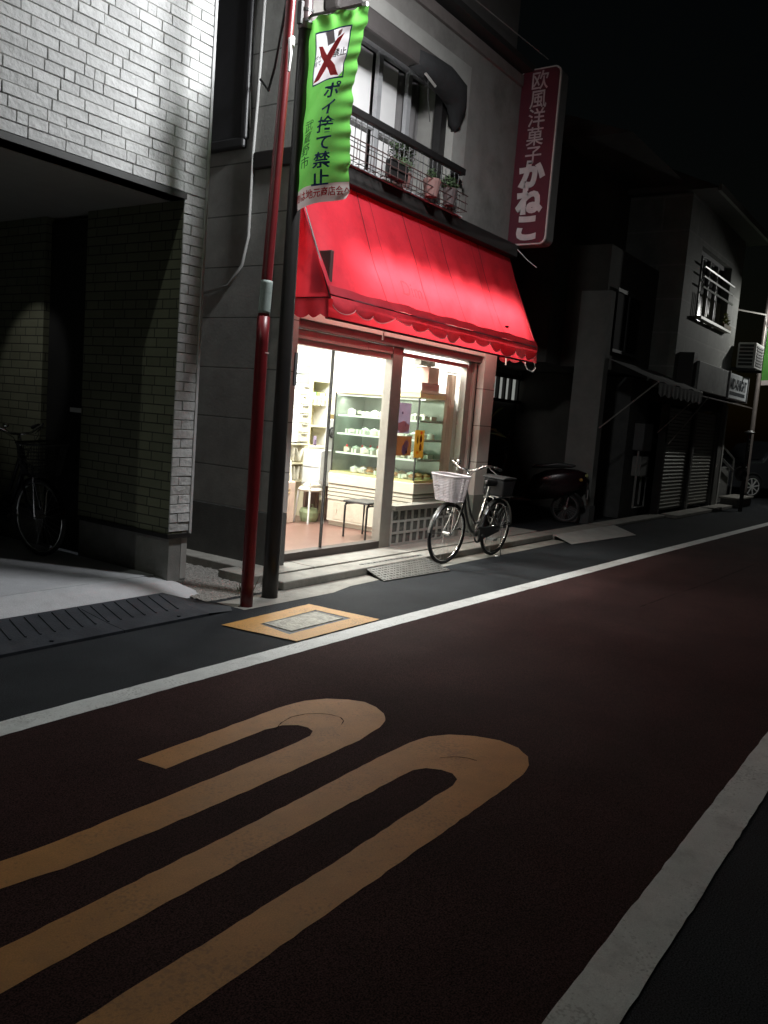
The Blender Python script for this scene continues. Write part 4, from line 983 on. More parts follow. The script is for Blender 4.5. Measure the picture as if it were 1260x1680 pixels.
def bicycle(lab, basket_col, frame_col, dark=False, rear_box=True, group=None):
    t = thing('bicycle', lab, 'bicycle', (0, 0, 0), group, local=True)
    r_ = .335; wb = 1.06
    fm = mat('bike_frame_%s' % dark, frame_col, .3, metal=.5, var=.1)
    wheel(t, 'front_wheel', (0, 0, r_), r_, R(4 if dark else -3)); wheel(t, 'rear_wheel', (wb, 0, r_), r_)
    hd0, hd1 = Vector((.20, 0, .70)), Vector((.255, 0, .90))
    bb = Vector((.60, 0, .29)); st = Vector((.775, 0, .76))
    mb = MB().tube([hd0+(hd1-hd0)*.3, (.30, 0, .60), (.40, 0, .43), (.50, 0, .33), bb], .021, 10)
    mb.tube([hd1-(hd1-hd0)*.1, (.34, 0, .70), (.44, 0, .53), (.56, 0, .42), (.655, 0, .42)], .016, 10)
    mb.tube([hd0-(hd1-hd0)*.1, hd1], .026, 12); mb.tube([bb, st], .018, 10)
    mb.tube([bb+Vector((0, -.035, 0)), bb+Vector((0, .035, 0))], .026, 12)
    for s in (-1, 1):
        mb.tube([bb+Vector((0, s*.02, 0)), (wb, s*.06, r_)], .011, 8)
        mb.tube([(.74, s*.02, .66), (wb, s*.06, r_)], .009, 8)
    bake('frame', mb, fm, t, smooth=True)
    mb = MB()
    for s in (-1, 1): mb.tube([hd0+Vector((-.0, s*.03, -.02)), (.165, s*.05, .62), (.10, s*.055, .46), (0, s*.055, r_)], [.014, .014, .012, .009], 8)
    bake('fork', mb, chrome if not dark else fm, t, smooth=True)
    bake('seat_post', MB().tube([st, (.80, 0, .84)], .014, 8), chrome, t)
    bake('seat_tube_sleeve', MB().tube([bb+(st-bb)*.12, bb+(st-bb)*.85], .0205, 10), chrome if not dark else fm, t, smooth=True)
    def fender(c, a0, a1, nm):
        m_ = MB(); n = 24; vs = []
        for k in range(n+1):
            a = R(a0+(a1-a0)*k/n)
            for q in range(5):
                b = (q-2)/2; rad = r_+.02-.010*b*b
                vs.append((c[0]+math.cos(a)*rad, .028*b, c[2]+math.sin(a)*rad))
        m_.add(vs, [(k*5+q, k*5+q+1, (k+1)*5+q+1, (k+1)*5+q) for k in range(n) for q in range(4)])
        m_.tube([(c[0], .05, c[2]), (c[0]+math.cos(R(a1))*(r_+.015), .02, c[2]+math.sin(R(a1))*(r_+.015))], .003, 4); m_.tube([(c[0], -.05, c[2]), (c[0]+math.cos(R(a1))*(r_+.015), -.02, c[2]+math.sin(R(a1))*(r_+.015))], .003, 4)
        bake(nm, m_, mat('fender_%s' % dark, (.1, .1, .1) if not dark else (.02, .02, .02), .3, metal=.8), t, smooth=True)
    fender((0, 0, r_), 40, 175, 'front_fender'); fender((wb, 0, r_), 150, 5, 'rear_fender')
    # handlebar
    gm = mat('grip_black', (.02, .02, .02), .6)
    hb = MB().tube([hd1, (.275, 0, 1.0), (.262, 0, 1.02)], .013, 8)
    for s in (-1, 1): hb.tube([(.262, 0, 1.02), (.25, s*.09, 1.03), (.26, s*.19, 1.085), (.32, s*.25, 1.10), (.42, s*.265, 1.075)], .011, 8)
    h_ = bake('handlebar', hb, chrome, t, smooth=True)
    for s in (-1, 1):
        bake('grip', MB().tube([(.40, s*.262, 1.08), (.51, s*.27, 1.055)], .017, 10), gm, h_)
        bake('brake_lever', MB().tube([(.30, s*.24, 1.09), (.33, s*.245, 1.06), (.40, s*.255, 1.03), (.45, s*.26, 1.005)], .006, 6), chrome, h_)
    bake('bell', MB().ball((.26, .13, 1.10), .026, .026, .02, 12, 8).tube([(.26, .13, 1.06), (.26, .13, 1.1)], .008, 6), chrome, h_, smooth=True)
    # basket, woven
    bm_ = mat('basket_%s' % dark, basket_col, .6, var=.08)
    mb = MB()
    def bk(a, z):  # a 0..1 round the rounded rectangle, z 0..1 bottom to top
        hx = .125+.035*z; hy = .13+.045*z
        th = a*6.283; c_, s_ = math.cos(th), math.sin(th)
        e = .45
        return Vector((-.03-.03*z+hx*math.copysign(abs(c_)**e, c_), hy*math.copysign(abs(s_)**e, s_), .70+.265*z))
    for k in range(17 if not dark else 10):
        z = k/(16 if not dark else 9)
        mb.tube([bk(a/48, z)+Vector((0, 0, .002*(-1)**a)) for a in range(48)], .0052 if not dark else .003, 5, closed=True)
    for a in range(44): mb.tube([bk(a/44, 0), bk(a/44, .5), bk(a/44, 1)], .004 if not dark else .0025, 4)
    mb.tube([bk(a/48, 1.02) for a in range(48)], .011, 6, closed=True)
    b_ = bake('basket', mb, bm_, t)
    vs = [bk(a/32, .0) for a in range(32)]
    bake('basket_floor', MB().add(vs, [tuple(range(32))]), bm_, b_)
    if not dark: bake('emblem', MB().obox(bk(.5, .55)+Vector((-.012, .07, 0)), .002, .03, .006), mat('emblem_grey', (.12, .12, .12), .5), b_)
    bake('basket_stay', MB().tube([(0, .05, r_), (-.02, .07, .70)], .005, 5).tube([(0, -.05, r_), (-.02, -.07, .70)], .005, 5).tube([(.2, 0, .8), (.08, 0, .74)], .012, 6), chrome, t)
    bake('front_lamp', MB().ball((-.12, -.06, .60), .03, .035, .03, 12, 8).tube([(-.12, -.06, .6), (-.0, -.05, .55)], .008, 6), chrome, t, smooth=True)
    # saddle
    mb = MB()
    n = 20; m_ = 12; vs = []
    for i in range(m_+1):
        u = i/m_; hx = .70+u*.26; wd = .022+.085*(u**1.7)*(1 if u < .9 else .8)
        for k in range(n):
            a = 6.283*k/n
            vs.append((hx, wd*math.cos(a), .875+.012*u+.03*math.sin(a)*(1 if math.sin(a) > 0 else 1.6)))
    mb.add(vs, [(i*n+k, i*n+(k+1) % n, (i+1)*n+(k+1) % n, (i+1)*n+k) for i in range(m_) for k in range(n)]+[tuple(range(n)), tuple(m_*n+k for k in range(n))])
    bake('saddle', mb, mat('saddle_black', (.012, .012, .012), .35), t, smooth=True)
    bake('saddle_spring', MB().tube([(.9, .06, .80), (.9, .06, .86)], .018, 8).tube([(.9, -.06, .80), (.9, -.06, .86)], .018, 8), chrome, t)
    # rack, rear load
    mb = MB()
    for s in (-1, 1): mb.tube([(.80, s*.06, .70), (1.28, s*.06, .71)], .006, 6); mb.tube([(wb, s*.07, r_), (1.2, s*.07, .70)], .005, 6)
    for x in (.85, .95, 1.05, 1.15, 1.25): mb.tube([(x, -.06, .705), (x, .06, .71)], .005, 5)
    mb.tube([(wb+.01, -.09, r_-.02), (wb-.03, -.1, .45), (wb+.09, -.09, .66)], .005, 6)
    bake('rear_rack', mb, chrome if not dark else fm, t)
    if rear_box:
        mb = MB().prism([(.88, -.13, .72), (1.12, -.13, .72), (1.16, -.14, .92), (.86, -.14, .92)], (0, .27, 0))
        b2 = bake('rear_basket', mb, mat('rear_black', (.014, .014, .015), .75, var=.3, bump=.5, bscale=25), t, bevel=.02)
        bake('cover', MB().prism([(.85, -.145, .92), (1.17, -.145, .92), (1.16, -.14, .94), (1.0, -.13, .952), (.86, -.14, .94)], (0, .28, 0)), mat('cover_black', (.008, .008, .009), .7), b2, bevel=.008)
    # chain case, crank, pedals, stand
    mb = MB()
    mb.torus((.60, -.05, .29), .085, .012, 'y', 24, 6); mb.prism([(.60, -.062, .37), (wb, -.062, .37), (wb, -.062, .30), (.60, -.062, .21)], (0, .02, 0))
    bake('chain_case', mb, mat('case_dark', (.05, .05, .05), .4, metal=.4), t, bevel=.004)
    cr = bake('crank', MB().tube([(.60, -.09, .29), (.74, -.10, .245)], .009, 6).tube([(.60, .09, .29), (.46, .10, .335)], .009, 6), chrome, t)
    bake('pedal', MB().box(.70, .79, -.19, -.175, .235, .262).box(.70, .79, -.12, -.105, .235, .262).box(.70, .715, -.175, -.12, .235, .262).box(.775, .79, -.175, -.12, .235, .262), mat('pedal_pale', (.4, .4, .38), .5), cr)
    bake('pedal', MB().box(.42, .51, .11, .185, .32, .345), blk, cr)
    bake('kick_stand', MB().tube([(wb, .08, r_), (wb+.03, .14, .02), (wb+.05, .17, .008), (wb+.0, -.02, .008), (wb+.0, -.12, .01), (wb, -.08, r_)], .008, 6), chrome if not dark else fm, t)
    mb = MB(); mb.tube([(.93, -.07, .50), (1.0, -.075, .58), (1.12, -.075, .60), (1.22, -.075, .52), (1.25, -.075, .40)], .004, 5)
    for k in range(7):
        mb.tube([(wb, -.07, r_), (.93+.05*k, -.075, .50+.09*math.sin(k/6*3.14))], .002, 3)
    bake('dress_guard', mb, mat('guard_grey', (.2, .2, .2), .5), t)
    bake('lock', MB().torus((.93, 0, .52), .06, .010, 'x', 20, 8), mat('lock_dark', (.08, .08, .08), .4, metal=.6), t)
    bake('cable', MB().tube([(.3, .2, 1.08), (.2, .1, 1.0), (.2, .03, .85), (.19, .0, .74)], .003, 4).tube([(.3, -.2, 1.08), (.18, -.12, 1.02), (.17, -.03, .9), (.2, 0, .8)], .003, 4), blk, t)
    return t
b1 = bicycle('city bicycle with a white wicker front basket parked before the shop window', (.66, .62, .64), (.12, .12, .115))
b1.location = (7.76, 4.55, 0); b1.rotation_euler = (R(3), 0, R(-1.5))
b2 = bicycle('dark bicycle with a black wire basket standing in the unlit garage', (.02, .02, .02), (.02, .02, .022), dark=True)
b2.location = (4.17, 6.42, .125); b2.rotation_euler = (R(-3), 0, R(90))
t = thing('name_plate', 'small white name plate on the black side door of the garage', 'name plate', (4.5, 6.45, 1.4))
bake('plate', MB().box(4.505, 4.515, 6.38, 6.56, 1.36, 1.40), white, t)
bake('mount', MB().box(4.512, 4.521, 6.40, 6.54, 1.365, 1.395), blk, t)

# ================================================================== alley house behind, right of the shop
t = thing('alley_house', 'dark unlit house behind the alley with a small barred lit window', 'house', (12, 8, 0))
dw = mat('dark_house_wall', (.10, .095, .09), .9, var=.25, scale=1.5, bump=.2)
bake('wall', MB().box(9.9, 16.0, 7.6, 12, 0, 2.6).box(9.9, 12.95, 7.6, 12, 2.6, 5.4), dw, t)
bake('roof', MB().prism([(9.7, 7.3, 5.4), (9.7, 12.3, 5.4), (9.7, 9.8, 6.9)], (3.3, 0, 0)), mat('roof_dark', (.05, .05, .055), .8), t)
w_ = bake('window', MB().box(14.0, 15.2, 7.56, 7.6, 2.02, 2.42), mat('alley_pane', (.75, .78, .72), .5, emit=.3, var=.6, scale=4), t)
mb = MB().box(13.9, 15.3, 7.5, 7.56, 1.96, 2.02).box(13.9, 15.3, 7.5, 7.56, 2.42, 2.5)
for x in (13.97, 14.27, 14.54, 14.80, 15.1): mb.box(x, x+.06, 7.5, 7.56, 2.02, 2.42)
bake('bars', mb, blk, w_)
bake('door', MB().box(12.3, 13.2, 7.55, 7.6, 0, 2.0), mat('alley_door', (.07, .06, .055), .6), t)
t = thing('alley_plant', 'spiky leafed plant at the alley mouth right of the shop pier', 'plant', (11.0, 5.9, 0))
mb = MB()
for k in range(11):
    a = random.uniform(0, 6.28); l = random.uniform(.16, .3); c = Vector((11.05, 5.9, 1.40+.02*k)); d = Vector((math.cos(a)*l, math.sin(a)*l, random.uniform(-.12, .2)))
    n_ = d.cross(Vector((0, 0, 1))).normalized()*.016
    mb.add([c-n_, c+n_, c+d*.6+n_+Vector((0, 0, .05)), c+d, c+d*.6-n_+Vector((0, 0, .05))], [(0, 1, 2, 3, 4)])
bake('leaf_crown', mb, mat('palm_leaf', (.16, .22, .08), .6, var=.3), t)
bake('stem', MB().tube([(11.05, 5.92, .3), (11.03, 5.9, .9), (11.05, 5.9, 1.5)], .018, 7), mat('stem_brown', (.08, .06, .04), .9), t)
bake('pot', MB().lathe((11.05, 5.92, .0), [(.12, 0), (.16, .3), (.14, .32)], 14), mat('dark_pot', (0, 0, 0)), t)

# scooter
t = thing('scooter', 'dark red motor scooter parked tail outwards in the alley mouth', 'scooter', (0, 0, 0), local=True)
srm = mat('scooter_red', (.02, .006, .008), .25, var=.1)
wheel(t, 'front_wheel', (0, 0, .22), .22, 0, mat('rim_dark', (.1, .1, .1), .5)); wheel(t, 'rear_wheel', (1.25, 0, .22), .22, 0, mat('rim_dark', (0, 0, 0)))
mb = MB(); n = 16; vs = []
for x, hw, z0, z1 in ((.62, .1, .30, .42), (.72, .15, .30, .66), (.9, .17, .32, .75), (1.15, .17, .36, .80), (1.38, .14, .48, .80), (1.52, .08, .60, .76)):
    for k in range(n):
        a = 6.283*k/n; c_, s_ = math.cos(a), math.sin(a)
        vs.append((x, hw*math.copysign(abs(c_)**.6, c_), (z0+z1)/2+(z1-z0)/2*math.copysign(abs(s_)**.6, s_)))
mb.add(vs, [(i*n+k, i*n+(k+1) % n, (i+1)*n+(k+1) % n, (i+1)*n+k) for i in range(5) for k in range(n)]+[tuple(range(n)), tuple(5*n+k for k in range(n))])
bake('tail_body', mb, srm, t, smooth=True)
bake('seat', MB().prism([(.68, -.12, .77), (1.30, -.12, .82), (1.36, -.12, .86), (1.1, -.12, .88), (.72, -.12, .82)], (0, .24, 0)), mat('saddle_black', (0, 0, 0)), t, bevel=.02)
bake('floor_board', MB().box(.25, .75, -.15, .15, .26, .32), blk, t, bevel=.02)
bake('leg_shield', MB().prism([(.20, -.2, .30), (.14, -.22, .62), (.24, -.15, .95), (.30, -.15, .93), (.24, -.2, .62), (.28, -.2, .30)], (0, .4, 0)), srm, t, bevel=.03)
bake('front_fender', MB().torus((0, 0, .22), .25, .05, 'y', 14, 8, 20, 150), srm, t)
h_ = bake('handlebar', MB().tube([(.2, 0, .9), (.26, 0, 1.02)], .03, 8).tube([(.34, -.33, 1.04), (.27, -.1, 1.03), (.27, .1, 1.03), (.34, .33, 1.04)], .016, 8), blk, t)
for s in (-1, 1):
    mi = bake('mirror', MB().tube([(.3, s*.22, 1.05), (.3, s*.27, 1.22)], .006, 6).ball((.3, s*.28, 1.25), .02, .06, .04, 12, 8), blk, h_, smooth=True)
bake('tail_lamp', MB().ball((1.50, 0, .72), .05, .09, .045, 14, 8), mat('tail_lens', (.5, .5, .2), .12, spec=1), t, smooth=True)
for s in (-1, 1): bake('indicator', MB().ball((1.44, s*.13, .66), .03, .02, .025, 10, 6), mat('orange_lens', (.5, .3, .08), .15), t, smooth=True)
bake('number_plate', MB().box(1.555, 1.565, -.08, .08, .38, .52), mat('plate_pale', (.35, .36, .36), .5), t)
bake('plate_holder', MB().box(1.53, 1.55, -.09, .09, .40, .62), blk, t)
bake('rear_mudguard', MB().torus((1.25, 0, .22), .25, .04, 'y', 14, 8, 10, 120), blk, t)
t.location = (12.54, 6.67, 0); t.rotation_euler = (0, 0, R(-66)); t.scale = (1.08, 1.08, 1.12)

# ================================================================== buildings down the street at the right
t = thing('wing_wall', 'narrow pale rendered wing wall standing out at the alley edge', 'wall', (13.5, 5.4, 0))
bake('body', MB().box(13.4, 13.6, 5.15, 5.66, .3, 3.82), mat('wing_render', (.2, .2, .185), .9, var=.15, scale=3, bump=.2), t)
bake('base', MB().box(13.38, 13.62, 5.13, 5.68, 0, .3), mat('wing_base', (.08, .08, .08), .9), t)
t = thing('dark_house', 'dark two storey house between the wing wall and the corner building', 'house', (14.9, 5.8, 0))
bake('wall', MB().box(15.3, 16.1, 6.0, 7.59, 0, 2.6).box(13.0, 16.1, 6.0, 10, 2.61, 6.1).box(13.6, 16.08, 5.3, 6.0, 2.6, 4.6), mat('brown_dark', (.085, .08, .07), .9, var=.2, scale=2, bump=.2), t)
bake('roof', MB().prism([(12.9, 4.9, 6.1), (12.9, 10.3, 6.1), (12.9, 8, 7.2)], (7.9, 0, 0)), mat('roof_grey', (.09, .085, .078), .8), t)
w_ = bake('window', MB().box(14.0, 15.1, 5.26, 5.3, 2.95, 3.9), mat('dull_dark_pane', (.015, .015, .016), .8, spec=.1), t)
mat('dark_glass', (.02, .02, .022), .2)
bake('frame', MB().box(13.95, 15.15, 5.24, 5.259, 3.9, 3.96).box(13.95, 15.15, 5.24, 5.259, 2.9, 2.95).box(14.52, 14.58, 5.24, 5.259, 2.95, 3.9), mat('dark_metal', (0, 0, 0)), w_)
bake('entrance', MB().box(15.4, 15.9, 5.95, 5.99, 0, 2.2), mat('alley_door', (0, 0, 0)), t)
bake('meter_wall', MB().box(15.0, 16.1, 5.2, 5.9, 0, 2.55), mat('meter_wall', (.11, .11, .105), .9, var=.2), t)
t = thing('small_awning', 'small grey scalloped awning on a thin strut beside the wing wall', 'awning', (15, 4.9, 2.4))
gf = mat('grey_cloth', (.16, .16, .155), .8, var=.15, trans=.15)
bake('cloth', MB().grid(lambda u, v: Vector((13.5+2.6*u, 5.15-.9*v, 2.75-.36*v+.02*math.sin(u*20)*v)), 30, 8), gf, t, smooth=True)
bake('valance', MB().grid(lambda u, v: Vector((13.5+2.6*u, 4.25-.005*v*math.sin(u*70), 2.39-v*(.17+.05*abs(math.sin(u*22))))), 90, 3), mat('grey_valance', (.26, .26, .255), .8, var=.3, scale=20, trans=.15), t, smooth=True)
bake('strut', MB().tube([(13.45, 5.14, 1.6), (13.5, 4.26, 2.4)], .012, 6), alu, t)
bake('strut', MB().tube([(16.1, 5.0, 1.6), (16.1, 4.26, 2.4)], .012, 6), alu, t)
t = thing('gas_meter', 'grey gas meter box with white pipes on the wall behind the strut', 'meter', (15.6, 5.1, .3))
bake('box', MB().box(15.3, 15.8, 4.98, 5.18, 1.25, 1.75), mat('meter_grey', (.13, .13, .13), .6), t, bevel=.02)
bake('pipes', MB().tube([(15.3, 5.05, 1.25), (15.3, 5.05, .2), (15.9, 5.05, .2), (15.9, 5.05, .75), (15.6, 5.05, .8), (15.6, 5.05, .25)], .022, 8), mat('pipe_pale', (.3, .3, .28), .6), t)
bake('lower_box', MB().box(15.32, 15.75, 4.99, 5.16, .78, 1.15), mat('meter_pale', (.24, .24, .23), .6), t, bevel=.015)

t = thing('corner_building', 'grey block walled corner building with shuttered ground floor at the right', 'building', (18.2, 4.83, 0))
bw = blocks('corner_blocks', (.24, .245, .225), (.32, .32, .3), 3.3, .62, ms=.018, var=.03, noiseb=.2, bump=.2, z0=.38)
bake('upper_wall', MB().box(16.1, 17.05, 4.83, 5.1, 2.45, 6.0).box(17.05, 19.45, 4.83, 5.1, 2.45, 3.86).box(17.05, 19.45, 4.83, 5.1, 5.25, 6.0).box(19.45, 20.4, 4.83, 5.1, 2.45, 6.0).box(16.1, 20.4, 5.1, 10, 2.45, 6.0), bw, t)
bake('roof', MB().prism([(15.9, 4.3, 6.0), (15.9, 10.3, 6.0), (15.9, 7.5, 7.4)], (4.95, 0, 0)), mat('roof_grey', (0, 0, 0)), t)
bake('fascia', MB().box(15.85, 20.85, 4.28, 4.34, 5.93, 6.05), mat('fascia_pale', (.3, .3, .28), .7), t)
bake('ground_wall', MB().box(16.1, 20.35, 5.3, 10, 0, 2.45), mat('dark_recess', (.05, .05, .045), .9), t)
shu = mat('shutter_metal', (.24, .24, .21), .5, metal=.2, var=.12, scale=2)
def shutter(x0, x1, y):
    m_ = MB()
    z = .1
    while z < 2.1:
        m_.add([(x0, y, z), (x1, y, z), (x1, y-.018, z+.05), (x0, y-.018, z+.05), (x1, y, z+.072), (x0, y, z+.072)], [(0, 1, 2, 3), (3, 2, 4, 5)]); z += .072
    return m_
s_ = bake('shutter', shutter(16.3, 18.0, 4.93), shu, t); [bake('guide', MB().box(a_, a_+.12, 4.86, 5.0, 0, 2.2), blk, s_) for a_ in (16.18, 18.0)]
s_ = bake('shutter', shutter(18.25, 20.0, 4.93), shu, t); [bake('guide', MB().box(a_, b_, 4.86, 5.0, 0, 2.2), mat('guide_grey', (.16, .16, .15), .6), s_) for a_, b_ in ((18.13, 18.25), (20.0, 20.05))]
bake('shutter_box', MB().box(16.1, 20.3, 4.86, 5.3, 2.17, 2.449), blk, t)
bake('corner_post', MB().box(20.06, 20.42, 4.82, 5.05, 0, 2.44), mat('post_dark', (.12, .12, .11), .8), t)
bake('post_edge', MB().box(20.425, 20.52, 4.80, 4.9, 0, 2.35), mat('post_pale', (.5, .5, .47), .6), t)
w_ = bake('window', MB().box(17.05, 19.45, 5.0, 5.08, 3.86, 5.25), mat('dark_glass', (0, 0, 0)), t)
mb = MB().box(17.05, 19.45, 4.95, 4.999, 5.17, 5.25)
for x in (17.6, 18.2, 18.8): mb.box(x, x+.05, 4.95, 4.999, 3.9, 5.17)
bake('frame', mb, mat('window_grey', (0, 0, 0)), w_)
bl_ = bake('window_rail', MB().tube([(17.05, 4.74, 4.86), (19.45, 4.74, 4.86)], .022, 6).tube([(17.05, 4.74, 4.68), (19.45, 4.74, 4.68)], .022, 6).tube([(17.05, 4.74, 4.48), (19.45, 4.74, 4.48)], .022, 6), mat('rail_silver', (.4, .4, .39), .3, metal=.5), t)
mb = MB()
x = 17.1
while x < 18.6: mb.tube([(x, 4.74, 3.93), (x, 4.74, 4.35)], .008, 5); x += .1
mb.box(17.05, 19.45, 4.70, 4.82, 3.87, 3.92)
bake('flower_rail', mb, mat('rail_brass', (.35, .34, .25), .5), bl_)
t = thing('window_plant', 'small yellow-leaved plant in the flower rail of the corner building', 'plant', (19.1, 4.75, 3.93))
mb = MB(); leaves(mb, (19.1, 4.74, 4.1), .25, .05, .16, 130, .04)
bake('foliage', mb, mat('yellow_leaf', (.3, .32, .06), .7, var=.4), t)
bake('planter', MB().box(18.8, 19.4, 4.69, 4.79, 3.921, 4.0), mat('planter_brown', (.2, .15, .08), .8), t)
# signs on the corner building
t = thing('shop_board', 'weathered shop board with a white lettered panel above the shutters', 'sign', (19, 4.7, 2.45))
bake('box', MB().box(16.6, 18.95, 4.50, 4.83, 2.47, 3.02), mat('board_grey', (.3, .31, .3), .7, var=.25, scale=3, stain=.5, stainc=(.15, .15, .15), stscale=2), t, bevel=.01)
bake('edge', MB().box(16.35, 16.6, 4.55, 4.83, 2.4, 3.15), blk, t)
bake('panel', MB().box(18.98, 20.7, 4.49, 4.83, 2.47, 3.0), mat('board_white', (.78, .82, .84), .5, var=.06), t, bevel=.01)
bake('frame', MB().box(18.93, 18.98, 4.47, 4.83, 2.44, 3.03).box(20.70, 20.74, 4.47, 4.83, 2.44, 3.03), mat('window_grey', (0, 0, 0)), t)
text('lettering', 'MID-KNIGHT', .31, mat('board_ink', (.05, .06, .07), .6), t, lambda x, y, z: (19.82+x, 4.486-z, 2.77+y), bold=.008, thick=.003, sx=.83)
bake('line_print', MB().box(19.1, 20.5, 4.485, 4.489, 2.55, 2.62), mat('board_ink', (0, 0, 0)), t)
bake('canopy_sheet', MB().prism([(16.5, 4.47, 2.36), (21.2, 4.42, 2.34), (21.2, 4.83, 2.44), (16.5, 4.83, 2.44)], (0, 0, .02)), mat('rust_sheet', (.12, .1, .09), .7, var=.3), t)
bake('strut', MB().tube([(16.9, 4.35, 2.35), (16.3, 4.83, 1.4)], .012, 6), alu, t)
# air conditioner
t = thing('air_conditioner', 'white outdoor air conditioner bracketed to the corner building wall', 'air conditioner', (20.7, 4.5, 3.2))
bake('case', MB().box(20.35, 21.15, 4.33, 4.72, 3.22, 3.78), mat('ac_white', (.6, .6, .58), .5, var=.06), t, bevel=.015)
mb = MB()
for i in range(6): mb.box(20.335, 20.348, 4.38, 4.68, 3.27+i*.083, 3.325+i*.083)
bake('side_grille', mb, mat('grille_dark', (.03, .03, .03), .6), t)
mb = MB()
for i in range(7): mb.box(20.43, 21.07, 4.316, 4.329, 3.28+i*.066, 3.318+i*.066)
bake('front_grille', mb, mat('grille_grey', (.22, .22, .22), .6), t)
bake('bracket', MB().box(20.38, 20.42, 4.3, 4.83, 3.16, 3.215).box(21.0, 21.04, 4.3, 4.83, 3.16, 3.215), blk, t)
bake('pole_bracket', MB().box(20.4, 20.42, 4.7, 4.86, 3.21, 3.23), blk, t)
t = thing('wall_bracket', 'thin steel bracket with a hanging chain above the air conditioner', 'bracket', (20.8, 4.6, 4.7))
bake('arm', MB().tube([(20.4, 4.85, 4.52), (21.5, 4.45, 4.55)], .018, 6), alu, t)
bake('chain', MB().tube([(21.48, 4.46, 4.55), (21.5, 4.4, 4.2), (21.4, 4.38, 3.8)], .012, 5), mat('chain_grey', (.15, .15, .14), .5), t)
# outside stair
t = thing('outside_stair', 'concrete outside stair with a steel handrail past the corner post', 'stairs', (21.5, 5.2, 0))
mb = MB()
for k in range(7): mb.box(20.8, 22.6, 5.2+k*.25, 5.2+(k+1)*.25, 0, .18*(k+1))
bake('steps', mb, conc, t)
bake('handrail', MB().tube([(20.75, 4.85, 1.40), (21.9, 4.85, 1.12)], .022, 6).tube([(20.75, 4.85, 1.12), (21.9, 4.85, .85)], .03, 6).tube([(21.9, 4.85, 1.12), (21.95, 4.85, 0)], .02, 6), mat('rail_silver', (0, 0, 0)), t)
bake('side_wall', MB().box(20.6, 22.0, 4.95, 5.05, .1, .9), mat('stair_wall', (.2, .2, .19), .9), t)
t = thing('concrete_block', 'low concrete step block on the pavement by the corner post', 'block', (21.2, 4.7, 0))
bake('block', MB().box(20.8, 22.2, 4.4, 4.8, .02, .2), mat('block_dark', (.12, .12, .11), .9), t, bevel=.01)
bake('top_slab', MB().box(20.75, 22.25, 4.36, 4.84, .205, .25), conc, t, bevel=.01)
# second lamp post with banner at the frame edge
LD = (21.7, 3.5, 4.62)
t = thing('street_lamp', 'distant street lamp pole at the right frame edge behind the green banner', 'street lamp', (23.0, 4.75, 0))
bake('pole', pole(MB(), (23.0, 4.75, 0), (23.0, 4.75, 5.6), .065, .05), mat('lamp_brown', (.3, .26, .24), .4, metal=.4), t, smooth=True)
bake('arm', MB().tube([(23.0, 4.75, 5.5), (22.7, 4.4, 5.4), (21.7, 3.5, 4.78)], .028, 8), mat('lamp_brown', (0, 0, 0)), t)
lamp_head(t, LD)
light('lamp_light', 'POINT', (LD[0], LD[1], LD[2]-.02), 160, (1, 1, .95), t, shadow_soft_size=.05)
t = thing('banner', 'green banner cut by the right frame edge on the distant pole', 'banner', (23, 4.4, 3.0))
bake('cloth', MB().grid(lambda u, v: Vector((22.98+.03*math.sin(v*7+u*3), 4.68-u*.55, 4.45-v*1.32+.02*math.sin(u*3))), 12, 40), greenf, t, smooth=True)
bake('lower_hem', MB().grid(lambda u, v: Vector((22.98+.03*math.sin(7+u*3), 4.68-u*.55, 3.13-v*.12+.02*math.sin(u*3))), 12, 4), MC['white_cloth'], t)
bake('arm', MB().tube([(23, 4.75, 4.48), (22.98, 4.1, 4.48)], .012, 6), alu, t)
# bollard-like black post with reflectors
t = thing('reflector_post', 'black post with small bright reflectors and round mirror base by the stairs', 'post', (20.0, 4.2, 0))
bake('post', MB().tube([(20.05, 4.18, 0), (20.05, 4.18, 1.75)], .045, 12), pm, t)
bake('cap', MB().lathe((20.05, 4.18, 1.75), [(.1, 0), (.12, .03), (.05, .07)], 12), pm, t)
bake('bulge', MB().ball((20.0, 4.25, .85), .1, .14, .17, 12, 8), pm, t, smooth=True)
for z, r_ in ((1.62, .018), (1.52, .008), (1.44, .008), (1.38, .008), (1.0, .018)):
    bake('reflector', MB().ball((20.0, 4.15, z), r_, r_, r_, 10, 6), mat('reflector', (.9, .9, .85), .15, metal=.3), t, smooth=True)
# car
t = thing('parked_car', 'dark car with multi-spoke alloy wheel half cut by the right frame edge', 'car', (0, 0, 0), local=True)
cb = mat('car_black', (.03, .032, .037), .22, var=.05, spec=.7)
prof = [(-.75, .28), (-.80, .55), (-.74, .92), (-.25, 1.02), (.35, 1.08), (.75, 1.50), (1.4, 1.62), (2.6, 1.60), (3.25, 1.2), (3.3, .55), (3.2, .28)]
mb = MB(); vs = []; rows = (-.85, -.80, 0, .80, .85)
for y in rows:
    k_ = .93 if abs(y) > .82 else 1
    vs += [(x*1.0, y, .28+(z-.28)*k_) for x, z in prof]
n = len(prof)
mb.add(vs, [(j*n+i, j*n+(i+1) % n, (j+1)*n+(i+1) % n, (j+1)*n+i) for j in range(4) for i in range(n)]+[tuple(range(n)), tuple(4*n+i for i in range(n))])
bake('body', mb, cb, t, bevel=.04)
mb = MB().prism([(.50, -.856, 1.08), (.85, -.845, 1.46), (1.45, -.84, 1.55), (1.45, -.856, 1.08)], (0, .004, 0)).prism([(1.52, -.856, 1.08), (1.52, -.84, 1.55), (2.5, -.84, 1.53), (2.9, -.856, 1.15)], (0, .004, 0))
bake('side_window', mb, mat('dark_glass', (0, 0, 0)), t)
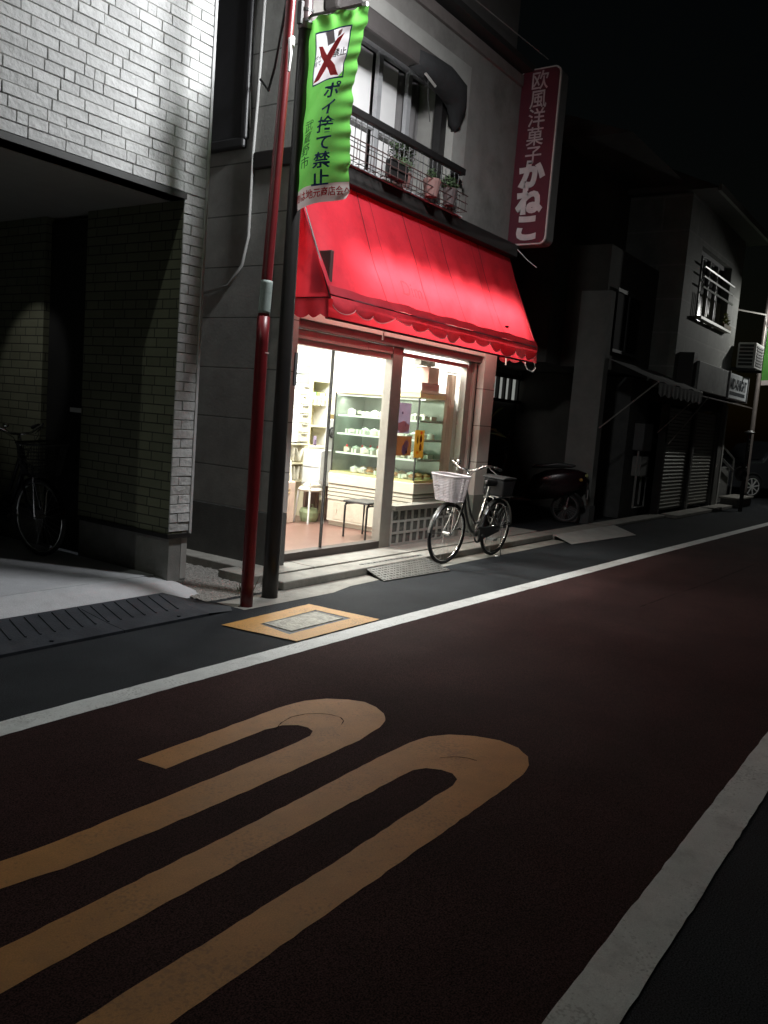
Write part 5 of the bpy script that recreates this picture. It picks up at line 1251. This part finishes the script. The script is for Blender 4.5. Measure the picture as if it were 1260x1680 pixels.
bake('windscreen', MB().add([(.33, -.7, 1.1), (.33, .7, 1.1), (.73, .66, 1.51), (.73, -.66, 1.51)], [(0, 1, 2, 3)]), mat('dark_glass', (0, 0, 0)), t, solid=.01)
bake('roof_rail', MB().tube([(.9, -.7, 1.62), (2.5, -.7, 1.64)], .018, 6), mat('rail_silver', (0, 0, 0)), t)
bake('headlight', MB().ball((-.74, -.62, .78), .08, .14, .07, 12, 8), mat('lens_grey', (.3, .3, .3), .15, metal=.3), t, smooth=True)
bake('wheel_arch', MB().torus((.05, -.855, .34), .37, .03, 'y', 24, 8, 0, 180), blkrub, t)
for wx in (.05, 2.6):
    for s in (-1, 1):
        tw = bake('wheel', MB().torus((wx, s*.80, .33), .26, .075, 'y', 32, 10), blkrub, t, smooth=True)
        m_ = MB().torus((wx, s*.86, .33), .235, .014, 'y', 32, 8).tube([(wx, s*.83, .33), (wx, s*.88, .33)], .05, 14)
        for k in range(8):
            a = 6.283*k/8+.2
            m_.obox((wx+math.cos(a)*.14, s*.865, .33+math.sin(a)*.14), .10, .01, .016, ry=-a)
        bake('rim', m_, mat('rim_silver', (.85, .85, .85), .35, metal=.3), tw)
        bake('disc', MB().tube([(wx, s*.80, .33), (wx, s*.83, .33)], .21, 20), blk, tw)
t.rotation_euler = (0, 0, R(-38)); t.location = (26.35-.05*math.cos(R(38))+(-.86)*math.sin(R(38)), 5.04+.05*math.sin(R(38))+.86*math.cos(R(38)), 0)
# street lamp back down the road, left of the camera's view
LB = (-2.0, 4.05, 5.95)
t = thing('street_lamp', 'street lamp on a pole back along the road, outside the left edge', 'street lamp', (-2.0, 4.55, 0))
bake('pole', pole(MB(), (-2.0, 4.6, 0), (-2.0, 4.6, 6.2), .065, .05), pm, t, smooth=True)
bake('arm', MB().tube([(-2.0, 4.6, 6.1), (-2.0, 4.3, 6.2), (-2.0, 4.05, 6.08)], .028, 8), pm, t)
lamp_head(t, LB)
light('lamp_light', 'POINT', (LB[0], LB[1], LB[2]+.045), 110, (.93, 1, .88), t, shadow_soft_size=.04)
ld = light('added_patch_spot', 'SPOT', (3.3, 6.62, 2.9), 13, (1, .98, .95), dl, shadow_soft_size=.02, spot_size=R(36), spot_blend=.5)  # added spot that makes the bright patch on the garage wall
ld.rotation_euler = Vector((1.16, .46, -1.15)).to_track_quat('-Z', 'Y').to_euler()
# facades across the street (behind the camera) that close the street
t = thing('opposite_houses', 'dark row of houses closing the far side of the street', 'house', (3, -6, 0))
bake('wall', MB().box(-20, 30, -7, -6.5, 0, 7), mat('opposite_wall', (.12, .11, .1), .9), t)
